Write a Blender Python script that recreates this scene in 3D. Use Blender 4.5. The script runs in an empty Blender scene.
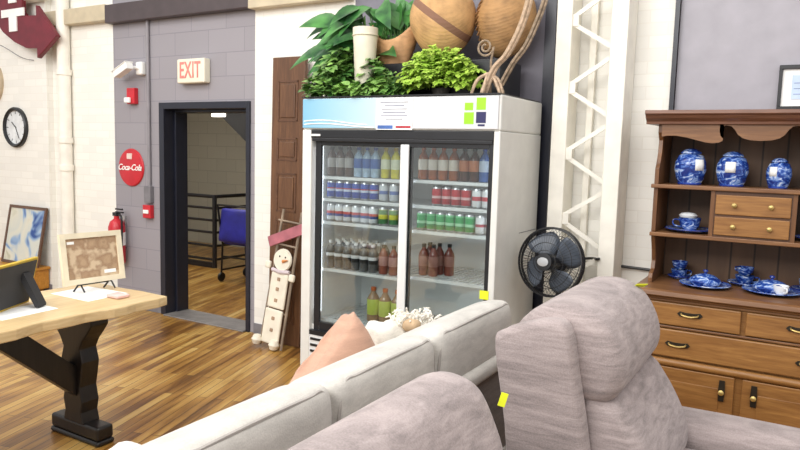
import bpy, bmesh, math, random
from mathutils import Vector, Matrix, Euler
random.seed(7)
scene = bpy.context.scene
COL = scene.collection
V = Vector
PI = math.pi

# ------------------------------------------------------------------ camera
YAW, PITCH, ROLL, FPX = 0.5338, 0.1081, 0.0269, 680.0
fw = V((-math.sin(YAW)*math.cos(PITCH), math.cos(YAW)*math.cos(PITCH), -math.sin(PITCH)))
r0 = V((math.cos(YAW), math.sin(YAW), 0)); u0 = r0.cross(fw)
rt = math.cos(ROLL)*r0 + math.sin(ROLL)*u0
up = -math.sin(ROLL)*r0 + math.cos(ROLL)*u0
cd = bpy.data.cameras.new('camera'); cam = bpy.data.objects.new('camera', cd); COL.objects.link(cam)
cd.sensor_width = 36.0; cd.sensor_fit = 'HORIZONTAL'; cd.lens = FPX/800*36; cd.clip_start = .05
M = Matrix.Identity(4)
for i, c in enumerate((rt, up, -fw)):
    for j in range(3): M[j][i] = c[j]
M.translation = V((0, 0, 1.6))
cam.matrix_world = M
scene.camera = cam

# ------------------------------------------------------------------ world, lamps, exposure
w = bpy.data.worlds.new('world'); scene.world = w; w.use_nodes = True
bg = w.node_tree.nodes['Background']; bg.inputs[0].default_value = (1.0, .99, .975, 1); bg.inputs[1].default_value = .80
def area(name, loc, target, sx, sy, power, color=(1, .98, .955)):
    l = bpy.data.lights.new(name, 'AREA'); l.shape = 'RECTANGLE'; l.size = sx; l.size_y = sy; l.energy = power; l.color = color
    o = bpy.data.objects.new(name, l); COL.objects.link(o); o.location = loc
    o.rotation_euler = (V(target)-V(loc)).to_track_quat('-Z', 'Y').to_euler(); return o
area('ceiling_and_fill_lamp', (-2.2, 1.6, 4.3), (-2.2, 1.7, 0), 3.5, 1.2, 75)
area('ceiling_and_fill_lamp', (-5.6, 1.2, 4.3), (-5.6, 1.5, 0), 3.5, 1.2, 75)
area('ceiling_and_fill_lamp', (1.2, 1.2, 4.3), (.9, 1.6, 0), 3.0, 1.2, 55)
area('ceiling_and_fill_lamp', (-2.5, -3.0, 4.3), (-2.8, 4.3, 1.4), 5.0, 1.8, 300)  # added front fill, aimed at the back wall to brighten upright faces
vs = scene.view_settings
scene.display_settings.display_device = 'sRGB'
vs.view_transform = 'Standard'; vs.look = 'None'; vs.gamma = 1.0; vs.exposure = 0.0; vs.use_curve_mapping = False

# ------------------------------------------------------------------ materials
def lin(c):
    if isinstance(c, str):
        c = [int(c[i:i+2], 16)/255 for i in (0, 2, 4)]
    return tuple((x/12.92 if x <= .04045 else ((x+.055)/1.055)**2.4) for x in c) + (1,)
class N:
    """tiny node-tree builder"""
    def __init__(s, name):
        s.m = bpy.data.materials.new(name); s.m.use_nodes = True; s.t = s.m.node_tree
        s.b = s.t.nodes['Principled BSDF']
    def n(s, typ, **kw):
        x = s.t.nodes.new(typ)
        for k, v in kw.items():
            if k.startswith('i_'): x.inputs[k[2:].replace('_', ' ')].default_value = v
            else: setattr(x, k, v)
        return x
    def l(s, a, b): s.t.links.new(a, b)
    def coords(s, scale=(1, 1, 1), rot=(0, 0, 0)):
        tc = s.n('ShaderNodeTexCoord'); mp = s.n('ShaderNodeMapping')
        mp.inputs['Scale'].default_value = scale; mp.inputs['Rotation'].default_value = rot
        s.l(tc.outputs['Object'], mp.inputs['Vector']); return mp.outputs['Vector']
    def ramp(s, fac, stops, interp='LINEAR'):
        r = s.n('ShaderNodeValToRGB'); r.color_ramp.interpolation = interp
        e = r.color_ramp.elements
        while len(e) < len(stops): e.new(.5)
        for x, (p, c) in zip(e, stops): x.position = p; x.color = lin(c)
        s.l(fac, r.inputs['Fac']); return r.outputs['Color']
    def noise(s, vec, scale, detail=3, rough=.5, dist=0):
        n = s.n('ShaderNodeTexNoise'); n.inputs['Scale'].default_value = scale; n.inputs['Detail'].default_value = detail
        n.inputs['Roughness'].default_value = rough; n.inputs['Distortion'].default_value = dist
        s.l(vec, n.inputs['Vector']); return n.outputs['Fac']
    def bump(s, h, strength=.2, dist=.01):
        b = s.n('ShaderNodeBump'); b.inputs['Strength'].default_value = strength; b.inputs['Distance'].default_value = dist
        s.l(h, b.inputs['Height']); s.l(b.outputs['Normal'], s.b.inputs['Normal'])
    def set(s, rough=.5, metal=0, spec=None):
        s.b.inputs['Roughness'].default_value = rough; s.b.inputs['Metallic'].default_value = metal
        if spec is not None: s.b.inputs['Specular IOR Level'].default_value = spec
        return s
def shade(c, k):
    if isinstance(c, str): c = [int(c[i:i+2], 16)/255 for i in (0, 2, 4)]
    return tuple(max(0, min(1, x*k)) for x in c)
def plain(name, c, rough=.5, metal=0, var=.08, scale=9, bump=0, bscale=60, spec=None):
    s = N(name).set(rough, metal, spec); v = s.coords()
    f = s.noise(v, scale)
    s.l(s.ramp(f, [(.3, shade(c, 1-var)), (.7, shade(c, 1+var))]), s.b.inputs['Base Color'])
    if bump: s.bump(s.noise(v, bscale), bump, .004)
    return s.m
def wood(name, dark, light, axis='X', scale=6, rough=.4, stretch=12):
    s = N(name).set(rough)
    sc = [scale*stretch/6]*3; sc['XYZ'.index(axis)] = scale/6
    v = s.coords(tuple(sc))
    f = s.noise(v, 2.2, 6, .6, .8); f2 = s.noise(v, 9, 3, .5, .2)
    mx = s.n('ShaderNodeMix'); mx.data_type = 'FLOAT'; mx.inputs[0].default_value = .35
    s.l(f, mx.inputs[2]); s.l(f2, mx.inputs[3])
    s.l(s.ramp(mx.outputs[0], [(.3, dark), (.52, [(a+b)/2 for a, b in zip(shade(dark, 1), shade(light, 1))]), (.72, light)]), s.b.inputs['Base Color'])
    s.bump(f2, .12, .003); return s.m
def blocks(name, c, mortar, bw, bh, rough=.7, ms=.006, bump=.5):
    s = N(name).set(rough)
    tc = s.n('ShaderNodeTexCoord'); sx = s.n('ShaderNodeSeparateXYZ'); cx = s.n('ShaderNodeCombineXYZ')
    ad = s.n('ShaderNodeMath'); ad.operation = 'ADD'
    s.l(tc.outputs['Object'], sx.inputs[0]); s.l(sx.outputs['X'], ad.inputs[0]); s.l(sx.outputs['Y'], ad.inputs[1])
    s.l(ad.outputs[0], cx.inputs['X']); s.l(sx.outputs['Z'], cx.inputs['Y'])
    b = s.n('ShaderNodeTexBrick'); s.l(cx.outputs[0], b.inputs['Vector'])
    b.inputs['Color1'].default_value = lin(shade(c, 1.0)); b.inputs['Color2'].default_value = lin(shade(c, .965))
    b.inputs['Mortar'].default_value = lin(mortar); b.inputs['Scale'].default_value = 1
    b.inputs['Mortar Size'].default_value = ms; b.inputs['Mortar Smooth'].default_value = .3
    b.inputs['Brick Width'].default_value = bw; b.inputs['Row Height'].default_value = bh
    s.l(b.outputs['Color'], s.b.inputs['Base Color'])
    inv = s.n('ShaderNodeMath'); inv.operation = 'SUBTRACT'; inv.inputs[0].default_value = 1
    s.l(b.outputs['Fac'], inv.inputs[1])
    nz = s.noise(cx.outputs[0], 40, 4); m2 = s.n('ShaderNodeMath'); m2.operation = 'MULTIPLY_ADD'; m2.inputs[1].default_value = .25
    s.l(nz, m2.inputs[0]); s.l(inv.outputs[0], m2.inputs[2])
    s.bump(m2.outputs[0], bump, .006); return s.m
def floor_mat():
    s = N('plank_floor').set(.33)
    v = s.coords(rot=(0, 0, math.radians(90-17)))
    b = s.n('ShaderNodeTexBrick'); s.l(v, b.inputs['Vector'])
    b.inputs['Color1'].default_value = (0, 0, 0, 1); b.inputs['Color2'].default_value = (1, 1, 1, 1); b.inputs['Mortar'].default_value = (0, 0, 0, 1)
    b.inputs['Scale'].default_value = 1; b.inputs['Brick Width'].default_value = .95; b.inputs['Row Height'].default_value = .060
    b.inputs['Mortar Size'].default_value = .0022; b.inputs['Mortar Smooth'].default_value = .2; b.offset = .37; b.offset_frequency = 2
    mp = s.n('ShaderNodeMapping'); mp.inputs['Scale'].default_value = (1.1, 16, 1); s.l(v, mp.inputs['Vector'])
    g = s.noise(mp.outputs[0], 1.6, 5, .6, .5)
    mp2 = s.n('ShaderNodeMapping'); mp2.inputs['Scale'].default_value = (.9, 3.0, 1); s.l(v, mp2.inputs['Vector'])
    g2 = s.noise(mp2.outputs[0], 1.7, 2, .5, .3)
    a = s.n('ShaderNodeMath'); a.operation = 'MULTIPLY_ADD'; a.inputs[1].default_value = .20; s.l(b.outputs['Color'], a.inputs[0])
    k = s.n('ShaderNodeMath'); k.operation = 'MULTIPLY'; k.inputs[1].default_value = .47; s.l(g, k.inputs[0]); s.l(k.outputs[0], a.inputs[2])
    a2 = s.n('ShaderNodeMath'); a2.operation = 'MULTIPLY_ADD'; a2.inputs[1].default_value = .47; s.l(g2, a2.inputs[0]); s.l(a.outputs[0], a2.inputs[2])
    col = s.ramp(a2.outputs[0], [(.30, '4A2E14'), (.44, '7C5426'), (.57, 'A67A3A'), (.70, 'C29C57'), (.85, 'D2B67C')])
    mx = s.n('ShaderNodeMix'); mx.data_type = 'RGBA'; s.l(b.outputs['Fac'], mx.inputs[0]); s.l(col, mx.inputs[6]); mx.inputs[7].default_value = lin('3A2614')
    s.l(mx.outputs[2], s.b.inputs['Base Color'])
    r = s.n('ShaderNodeMapRange'); s.l(g, r.inputs[0]); r.inputs[3].default_value = .22; r.inputs[4].default_value = .42
    s.l(r.outputs[0], s.b.inputs['Roughness'])
    return s.m
def fabric(name, c, var=.12, streak=(3, 3, 22), rough=.95, weave=220):
    s = N(name).set(rough, 0, .2); v = s.coords()
    mp = s.n('ShaderNodeMapping'); mp.inputs['Scale'].default_value = streak; s.l(v, mp.inputs['Vector'])
    f = s.noise(mp.outputs[0], 2.0, 6, .65, .4); fine = s.noise(v, weave, 2)
    a = s.n('ShaderNodeMath'); a.operation = 'MULTIPLY_ADD'; a.inputs[1].default_value = .35; s.l(fine, a.inputs[0]); s.l(f, a.inputs[2])
    s.l(s.ramp(a.outputs[0], [(.45, shade(c, 1-var)), (.85, shade(c, 1+var))]), s.b.inputs['Base Color'])
    s.b.inputs['Sheen Weight'].default_value = .15
    s.bump(fine, .3, .003); return s.m
def china(name):
    s = N(name).set(.15); v = s.coords((1, 1, 1.6))
    f = s.noise(v, 22, 3, .6, 1.2)
    s.l(s.ramp(f, [(.40, '1B2F78'), (.50, '2F55A8'), (.58, '7D9BD2'), (.70, 'E4EAF4')]), s.b.inputs['Base Color']); return s.m
def emit(name, c, strength):
    s = N(name); s.b.inputs['Base Color'].default_value = lin(c)
    s.b.inputs['Emission Color'].default_value = lin(c); s.b.inputs['Emission Strength'].default_value = strength; return s.m
def glass(name, tint='F4F8F8', refl=.10, rough=.03):
    s = N(name); out = s.t.nodes['Material Output']
    tr = s.n('ShaderNodeBsdfTransparent'); tr.inputs[0].default_value = lin(tint)
    gl = s.n('ShaderNodeBsdfGlossy'); gl.inputs['Roughness'].default_value = rough
    mx = s.n('ShaderNodeMixShader'); lw = s.n('ShaderNodeLayerWeight'); lw.inputs[0].default_value = .25
    mr = s.n('ShaderNodeMapRange'); s.l(lw.outputs['Facing'], mr.inputs[0]); mr.inputs[3].default_value = refl; mr.inputs[4].default_value = .6
    s.l(mr.outputs[0], mx.inputs[0]); s.l(tr.outputs[0], mx.inputs[1]); s.l(gl.outputs[0], mx.inputs[2]); s.l(mx.outputs[0], out.inputs[0]); return s.m
def wicker(name, c, dark, scale=60, stripe=None):
    s = N(name).set(.6); v = s.coords()
    wv = s.n('ShaderNodeTexWave'); wv.wave_type = 'BANDS'; wv.bands_direction = 'Z'; wv.inputs['Scale'].default_value = scale; wv.inputs['Distortion'].default_value = 1.5
    wv.inputs['Detail'].default_value = 2; s.l(v, wv.inputs['Vector'])
    nz = s.noise(v, 14, 4)
    a = s.n('ShaderNodeMath'); a.operation = 'MULTIPLY_ADD'; a.inputs[1].default_value = .35; s.l(wv.outputs['Fac'], a.inputs[0]); s.l(nz, a.inputs[2])
    col = s.ramp(a.outputs[0], [(.35, dark), (.6, c), (.85, shade(c, 1.12))])
    if stripe:
        dp = s.n('ShaderNodeVectorMath'); dp.operation = 'DOT_PRODUCT'; s.l(v, dp.inputs[0]); dp.inputs[1].default_value = (stripe[0], 0, stripe[1])
        sb = s.n('ShaderNodeMath'); sb.operation = 'SUBTRACT'; s.l(dp.outputs['Value'], sb.inputs[0]); sb.inputs[1].default_value = stripe[2]
        ab = s.n('ShaderNodeMath'); ab.operation = 'ABSOLUTE'; s.l(sb.outputs[0], ab.inputs[0])
        lt = s.n('ShaderNodeMath'); lt.operation = 'LESS_THAN'; lt.inputs[1].default_value = .022; s.l(ab.outputs[0], lt.inputs[0])
        mx = s.n('ShaderNodeMix'); mx.data_type = 'RGBA'; s.l(lt.outputs[0], mx.inputs[0]); s.l(col, mx.inputs[6]); mx.inputs[7].default_value = lin('8A6450'); col = mx.outputs[2]
    s.l(col, s.b.inputs['Base Color']); s.bump(wv.outputs['Fac'], .5, .004); return s.m
def leafm(name, dark, light, scale=14):
    s = N(name).set(.38); v = s.coords(); f = s.noise(v, scale, 3)
    s.l(s.ramp(f, [(.35, dark), (.68, light)]), s.b.inputs['Base Color'])
    s.b.inputs['Subsurface Weight'].default_value = 0; return s.m
def bands(name, stops, z0, z1, rough=.35, metal=0):
    """printed wrap: colours in rings up the height of the thing (object Z)"""
    s = N(name).set(rough, metal); tc = s.n('ShaderNodeTexCoord'); sp = s.n('ShaderNodeSeparateXYZ'); s.l(tc.outputs['Object'], sp.inputs[0])
    mr = s.n('ShaderNodeMapRange'); s.l(sp.outputs['Z'], mr.inputs[0]); mr.inputs[1].default_value = z0; mr.inputs[2].default_value = z1
    s.l(s.ramp(mr.outputs[0], stops, 'CONSTANT'), s.b.inputs['Base Color']); return s.m

WHITE_BRICK = blocks('white_painted_brick', 'F1EFE8', 'E8E5DD', .21, .075, ms=.004, bump=.2)
GREY_BLOCK = blocks('grey_painted_block', '98949A', '86828A', .42, .2, ms=.004, bump=.2)
HALL_BLOCK = blocks('hall_painted_block', 'BDBBB0', 'A3A198', .42, .2, ms=.005, bump=.3)
DARK_GREY_PAINT = plain('grey_panel_paint', 'A5A2AA', .55, var=.03)
CREAM = plain('cream_paint', 'EFEBE0', .5, var=.03)
TAN_BAND = plain('tan_band', 'C4B79C', .5, var=.04)
BROWN_BAND = plain('brown_band', '4A4042', .5, var=.05)
NAVY = plain('dark_navy_paint', '20222E', .35, var=.06)
BLACK = plain('black_paint', '17171A', .4, var=.1)
BLACKPL = plain('black_plastic', '1C1D21', .35, var=.1)
WHITE_METAL = plain('white_enamel', 'E2E3E3', .3, var=.015)
WHITE_SIDE = plain('white_coated_steel', 'DEDDD8', .4, var=.02)
WHITE = plain('white_plastic', 'F2F2EF', .4, var=.02)
PAPER = plain('white_paper', 'F5F5F3', .8, var=.015)
SILVER = plain('brushed_steel', 'C9CACC', .3, .9, var=.04)
BRASS = plain('aged_brass', 'C9B070', .35, .7, var=.1)
RED = plain('red_enamel', 'C02430', .35, var=.05)
GREYPL = plain('grey_plastic', '77757A', .5)
YELLOW_TAG = plain('bright_yellow_card', 'E9F22C', .7, var=.02)
MAUVE = fabric('mauve_chenille', '9A8E8C', .15, (2.5, 5, 26))
LIGHT = fabric('light_grey_linen', 'C1BDB6', .07, (4, 4, 14))
SEAMF = fabric('grey_welt', 'A8A29C', .06)
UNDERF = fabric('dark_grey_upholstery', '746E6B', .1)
TERRA = fabric('terracotta_cotton', 'BA947F', .06)
FLUFF = fabric('cream_fluff', 'E4DFD4', .08)
OAK_X = wood('brown_oak_along_x', '65422A', '966C45', 'X'); OAK_Z = wood('brown_oak_upright', '5A3A22', '8A5E38', 'Z')
OAK_FRONT = wood('golden_oak_front', '7C522A', 'B28249', 'X', 7)
OAK_DARK = wood('dark_oak', '4A3020', '73503A', 'X')
DOORWOOD = wood('stained_pine_door', '4E3322', '7A5538', 'Z')
LIVEEDGE = wood('pale_live_edge_slab', 'BE9F70', 'E2CCA0', 'Y', 5, .35)
BLACKWOOD = wood('black_stained_wood', '0E0C0C', '231D1B', 'Z')
ORANGEWOOD = wood('orange_pine', 'A56B22', 'CF963F', 'X')
CHINA = china('blue_and_white_china')
CHINA_WHITE = plain('white_glaze', 'EDF0F4', .15, var=.02)
COBALT = plain('cobalt_glaze', '22398A', .15, var=.15)

# ------------------------------------------------------------------ mesh helpers
def bm_new(): return bmesh.new()
def box(bm, x0, x1, y0, y1, z0, z1, mat=None, mi=0):
    vs_ = [bm.verts.new(p) for p in ((x0,y0,z0),(x1,y0,z0),(x1,y1,z0),(x0,y1,z0),(x0,y0,z1),(x1,y0,z1),(x1,y1,z1),(x0,y1,z1))]
    for f in ((0,3,2,1),(4,5,6,7),(0,1,5,4),(1,2,6,5),(2,3,7,6),(3,0,4,7)):
        bm.faces.new([vs_[i] for i in f]).material_index = mi
    if mat is not None:
        for v in vs_: v.co = mat @ v.co
    return bm
def tube(bm, pts, r, seg=8, closed=False, mi=0):
    pts = [V(p) for p in pts]; n = len(pts); rings = []
    prev = None
    for i, p in enumerate(pts):
        if closed: d = pts[(i+1) % n]-pts[i-1]
        else: d = pts[min(i+1, n-1)]-pts[max(i-1, 0)]
        d = d.normalized() if d.length > 1e-9 else V((0, 0, 1))
        if prev is None:
            a = V((0, 0, 1)) if abs(d.z) < .9 else V((1, 0, 0)); s = d.cross(a).normalized()
        else:
            s = prev - d*prev.dot(d); s = s.normalized() if s.length > 1e-6 else d.orthogonal().normalized()
        prev = s; t = d.cross(s); rr = r[i] if isinstance(r, (list, tuple)) else r
        rings.append([bm.verts.new(p+(s*math.cos(2*PI*k/seg)+t*math.sin(2*PI*k/seg))*rr) for k in range(seg)])
    m = n if closed else n-1
    for i in range(m):
        A, B = rings[i], rings[(i+1) % n]
        for k in range(seg):
            bm.faces.new((A[k], A[(k+1) % seg], B[(k+1) % seg], B[k])).material_index = mi
    if not closed:
        bm.faces.new(rings[0][::-1]).material_index = mi; bm.faces.new(rings[-1]).material_index = mi
    return bm
def lathe(bm, prof, seg=24, origin=(0, 0, 0), mat=None, mi=0):
    o = V(origin); rings = []
    for r, z in prof:
        if r < 1e-5: rings.append([bm.verts.new(o+V((0, 0, z)))])
        else: rings.append([bm.verts.new(o+V((r*math.cos(2*PI*k/seg), r*math.sin(2*PI*k/seg), z))) for k in range(seg)])
    for A, B in zip(rings, rings[1:]):
        if len(A) == 1 and len(B) == 1: continue
        for k in range(seg):
            k2 = (k+1) % seg
            if len(A) == 1: f = (A[0], B[k2], B[k])
            elif len(B) == 1: f = (A[k], A[k2], B[0])
            else: f = (A[k], A[k2], B[k2], B[k])
            bm.faces.new(f).material_index = mi
    if mat is not None:
        for R_ in rings:
            for v in R_: v.co = mat @ v.co
    return bm
def prism(bm, poly, a0, a1, axis='Y', mi=0):
    """polygon given in the two other axes, extruded along axis from a0 to a1"""
    def P(p, a): return {'X': (a, p[0], p[1]), 'Y': (p[0], a, p[1]), 'Z': (p[0], p[1], a)}[axis]
    A = [bm.verts.new(P(p, a0)) for p in poly]; B = [bm.verts.new(P(p, a1)) for p in poly]; n = len(poly)
    bm.faces.new(A).material_index = mi; bm.faces.new(B[::-1]).material_index = mi
    for k in range(n): bm.faces.new((A[k], B[k], B[(k+1) % n], A[(k+1) % n])).material_index = mi
    bmesh.ops.recalc_face_normals(bm, faces=bm.faces[:]); return bm
def spline(pts, n=6, closed=True):
    P = [V(p) for p in pts]; out = []; m = len(P)
    rng = range(m) if closed else range(m-1)
    for i in rng:
        if closed: p0, p1, p2, p3 = P[i-1], P[i], P[(i+1) % m], P[(i+2) % m]
        else: p0, p1, p2, p3 = P[max(i-1, 0)], P[i], P[i+1], P[min(i+2, m-1)]
        for k in range(n):
            t = k/n
            out.append(.5*((2*p1)+(p2-p0)*t+(2*p0-5*p1+4*p2-p3)*t*t+(3*p1-p0-3*p2+p3)*t**3))
    if not closed: out.append(P[-1])
    return out
def loft_y(bm, prof, y0, y1, rnd=.05, sections=14, k=.85, smooth=5, crown=0):
    """closed (x,z) profile swept along Y with rounded ends"""
    P = spline([(p[0], p[1], 0) for p in prof], smooth); c = sum(P, V((0, 0, 0)))/len(P)
    ys = []
    for i in range(6): ys.append((y0+rnd*(1-math.cos(i/5*PI/2)), math.sin(max(.12, i/5)*PI/2)))
    for i in range(1, sections): ys.append((y0+rnd+(y1-y0-2*rnd)*i/sections, 1))
    for i in range(5, -1, -1): ys.append((y1-rnd*(1-math.cos(i/5*PI/2)), math.sin(max(.12, i/5)*PI/2)))
    rings = []
    for y, s in ys:
        u = (y-y0)/(y1-y0)*2-1; ins = rnd*(1-s)*k
        ring = []
        for p in P:
            d = p-c; L = d.length; q = c+d*max(0, (L-ins)/L)*(1+crown*(1-u*u))
            ring.append(bm.verts.new((q.x, y, q.y)))
        rings.append(ring)
    n = len(P)
    for A, B in zip(rings, rings[1:]):
        for q in range(n): bm.faces.new((A[q], A[(q+1) % n], B[(q+1) % n], B[q]))
    bm.faces.new(rings[0]); bm.faces.new(rings[-1][::-1])
    bmesh.ops.recalc_face_normals(bm, faces=bm.faces[:]); return bm
def cushion(bm, sx, sy, sz, r=.06, puff=(0, 0, 0), n=9, mat=None, wob=0):
    b2 = bmesh.new(); bmesh.ops.create_cube(b2, size=2)
    bmesh.ops.subdivide_edges(b2, edges=b2.edges[:], cuts=n, use_grid_fill=True)
    S = V((sx/2, sy/2, sz/2)); r = min(r, min(S)*.999)
    for v in b2.verts:
        u = v.co.copy(); p = V((u[i]*S[i] for i in range(3)))
        q = V((max(-(S[i]-r), min(S[i]-r, p[i])) for i in range(3))); d = p-q
        if d.length > 1e-9: p = q+d.normalized()*r
        for i in range(3):
            a, b = (i+1) % 3, (i+2) % 3
            p[i] += u[i]*puff[i]*(1-u[a]**2)*(1-u[b]**2)
        if wob: p += V((math.sin(9*u.y+4*u.z), math.sin(7*u.x+5*u.z), math.sin(6*u.x+8*u.y)))*wob
        v.co = p
    vm = {}
    for v in b2.verts: vm[v] = bm.verts.new(mat @ v.co if mat is not None else v.co)
    for f in b2.faces: bm.faces.new([vm[v] for v in f.verts])
    b2.free(); return bm
ROOT = {}
def obj(name, bm, mat, parent=None, world=True, smooth=False, bevel=0, bseg=2, label=None):
    """one mesh object. Parts are written in place coordinates; world=True takes the parent's place off again"""
    me = bpy.data.meshes.new(name)
    if parent is not None and world:
        loc = V(ROOT[parent.name])
        for v in bm.verts: v.co -= loc
    bmesh.ops.recalc_face_normals(bm, faces=bm.faces[:])
    bm.to_mesh(me); bm.free()
    for m in (mat if isinstance(mat, (list, tuple)) else [mat]): me.materials.append(m)
    if smooth:
        for p in me.polygons: p.use_smooth = True
        if smooth != 'all':
            try: me.set_sharp_from_angle(angle=math.radians(40))
            except Exception: pass
    o = bpy.data.objects.new(name, me); COL.objects.link(o)
    if parent is not None: o.parent = parent
    ROOT[o.name] = tuple(ROOT[parent.name]) if parent is not None and world else (0, 0, 0)
    if bevel:
        b = o.modifiers.new('bevel', 'BEVEL'); b.width = bevel; b.segments = bseg; b.limit_method = 'ANGLE'
    if label: o['label'] = label
    return o
def tag(o, label, cat, group=None):
    o['label'] = label; o['category'] = cat
    if group: o['group'] = group
    return o
def thing(name, label, cat, loc=(0, 0, 0), rot=(0, 0, 0), group=None):
    o = bpy.data.objects.new(name, None); COL.objects.link(o); o.location = loc; o.rotation_euler = rot; o.empty_display_size = .1
    ROOT[o.name] = tuple(loc); return tag(o, label, cat, group)
def struct(name, bm, mat, parent=None, **k):
    o = obj(name, bm, mat, parent, **k)
    if parent is None: o['kind'] = 'structure'
    return o
def place(o, loc, rot=(0, 0, 0)):
    o.location = loc; o.rotation_euler = rot; ROOT[o.name] = tuple(loc); return o
def copy_tree(o, parent=None):
    c = o.copy(); COL.objects.link(c); c.parent = parent
    ROOT[c.name] = ROOT.get(o.name, (0, 0, 0))
    for ch in list(o.children): copy_tree(ch, c)
    return c
def text_bm(body, size, depth=.002, shear=0, space=1):
    cu = bpy.data.curves.new('lettering', 'FONT'); cu.body = body; cu.size = size; cu.extrude = depth; cu.shear = shear
    cu.align_x = 'CENTER'; cu.align_y = 'CENTER'; cu.space_character = space; cu.offset = size*.012
    o = bpy.data.objects.new('lettering', cu); COL.objects.link(o)
    dg = bpy.context.evaluated_depsgraph_get(); me = bpy.data.meshes.new_from_object(o.evaluated_get(dg))
    bm = bmesh.new(); bm.from_mesh(me); bpy.data.objects.remove(o); bpy.data.curves.remove(cu); bpy.data.meshes.remove(me); return bm
def xform(bm, m):
    for v in bm.verts: v.co = m @ v.co
    return bm
UPR = Matrix.Rotation(PI/2, 4, 'X')      # stands a flat XY drawing up, facing -Y
def T(*a): return Matrix.Translation(V(a))
def Rz(d): return Matrix.Rotation(math.radians(d), 4, 'Z')
def Rx(d): return Matrix.Rotation(math.radians(d), 4, 'X')
def Ry(d): return Matrix.Rotation(math.radians(d), 4, 'Y')

# ------------------------------------------------------------------ the setting
W = 4.33
b = bm_new(); box(b, -12, 4, -4, 9, -.06, 0); struct('floor', b, floor_mat())
b = bm_new()
H = 3.7
box(b, -9.4, -6.80, W-.07, W+.22, 0, H, mi=0)             # left white pier
box(b, -6.80, -5.82, W, W+.22, 0, H, mi=0)
box(b, -5.82, -5.165, W, W+.22, 0, H, mi=1)
box(b, -5.165, -4.045, W, W+.22, 1.985, H, mi=1)
box(b, -4.045, -4.0, W, W+.22, 0, H, mi=1)
box(b, -4.0, -3.0, W, W+.22, 0, H, mi=0)
box(b, -3.0, -1.42, W, W+.22, 0, H, mi=3)
box(b, -1.42, -.70, W, W+.22, 0, H, mi=0)
box(b, -.70, 2.6, W+.03, W+.22, 0, H, mi=2)
struct('wall_back', b, [WHITE_BRICK, GREY_BLOCK, DARK_GREY_PAINT, plain('slate_grey_wall', '797680', .55, var=.04)])  # last one: darker even grey for the section behind the fridge
b = bm_new(); box(b, -1.50, -1.43, W-.04, W+.001, 0, H); struct('shade_strip_1', b, NAVY)  # dark strip standing in for the shaded edge of the grey panel
b = bm_new(); box(b, -.725, -.70, W-.012, W+.03, 0, H); struct('shade_strip_2', b, NAVY)  # same for the right panel: its edge shadow as a dark strip
# raised band near the top of the wall: tan on the white parts, dark on the grey part
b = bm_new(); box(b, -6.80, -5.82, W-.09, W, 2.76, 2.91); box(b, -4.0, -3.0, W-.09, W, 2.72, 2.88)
struct('trim_3', b, TAN_BAND, bevel=.006)
b = bm_new(); box(b, -5.82, -4.0, W-.09, W, 2.73, 2.90); struct('trim_4', b, BROWN_BAND, bevel=.006)
b = bm_new(); box(b, -9.4, -6.72, W-.20, W-.07, 3.02, 3.14); struct('trim_5', b, CREAM, bevel=.01)
# door frame and threshold
b = bm_new()
for x0, x1 in ((-5.165, -5.10), (-4.085, -4.045)):
    box(b, x0, x1, W-.02, W+.24, 0, 1.985)
box(b, -5.10, -4.085, W-.02, W+.24, 1.925, 1.985)
box(b, -5.10, -5.075, W+.10, W+.24, 0, 1.925); box(b, -4.11, -4.085, W+.10, W+.24, 0, 1.925); box(b, -5.075, -4.11, W+.10, W+.24, 1.90, 1.925)
struct('door_1', b, NAVY, bevel=.004)
b = bm_new(); box(b, -5.10, -4.085, W-.05, W+.24, 0, .012); struct('trim_6', b, plain('worn_threshold', '86817E', .5, .2), bevel=.004)
b = bm_new()
for x0, x1, y in ((-9.4, -6.8, W-.07), (-5.82, -5.165, W), (-4.0, -3.0, W), (-1.42, -.7, W)): box(b, x0, x1, y-.012, y, 0, .09)
struct('baseboard_back', b, GREYPL, bevel=.003)
# passage beyond the doorway
b = bm_new(); box(b, -10.2, -3.2, 8.0, 8.15, -.05, 2.75); struct('wall_hall_back', b, HALL_BLOCK)
b = bm_new(); box(b, -3.2, -3.05, W+.22, 8.15, 0, 2.75); struct('wall_hall_right', b, HALL_BLOCK)
b = bm_new(); box(b, -10.2, -10.05, W+.22, 8.15, 0, 2.75); struct('wall_hall_left', b, HALL_BLOCK)
b = bm_new(); box(b, -10.2, -3.05, W+.22, 8.15, 2.75, 2.87); struct('ceiling_hall', b, HALL_BLOCK)

# ------------------------------------------------------------------ drinks fridge
FX0, FX1, FY0, FY1, FH = -2.875, -1.474, 3.566, 4.24, 1.93
fr = thing('drinks_fridge', 'tall white two-door glass drinks fridge with plants on its top', 'fridge', ((FX0+FX1)/2, (FY0+FY1)/2, 0))
b = bm_new()
box(b, FX0, FX0+.075, FY0, FY1, .10, 1.725); box(b, FX1-.04, FX1, FY0, FY1, .10, 1.725)
box(b, FX0+.075, FX1-.04, FY1-.05, FY1, .10, 1.725); box(b, FX0+.075, FX1-.04, FY0+.03, FY1-.05, .34, .42)
obj('cabinet', b, WHITE_SIDE, fr, bevel=.006)
b = bm_new(); box(b, FX0+.075, FX0+.079, FY0+.06, FY1-.05, .42, 1.70); box(b, FX1-.044, FX1-.04, FY0+.06, FY1-.05, .42, 1.70)
box(b, FX0+.079, FX1-.044, FY1-.055, FY1-.05, .42, 1.70); box(b, FX0+.079, FX1-.044, FY0+.06, FY1-.055, .42, .425)
obj('inner_liner', b, plain('white_liner', 'F3F4F3', .4, var=.01), fr)
b = bm_new(); box(b, FX0, FX1, FY0+.002, FY1, 1.725, FH)
obj('top_box', b, WHITE_SIDE, fr, bevel=.012)
s = N('printed_header').set(.3)
tc = s.n('ShaderNodeTexCoord'); sp = s.n('ShaderNodeSeparateXYZ'); s.l(tc.outputs['Object'], sp.inputs[0])
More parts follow.
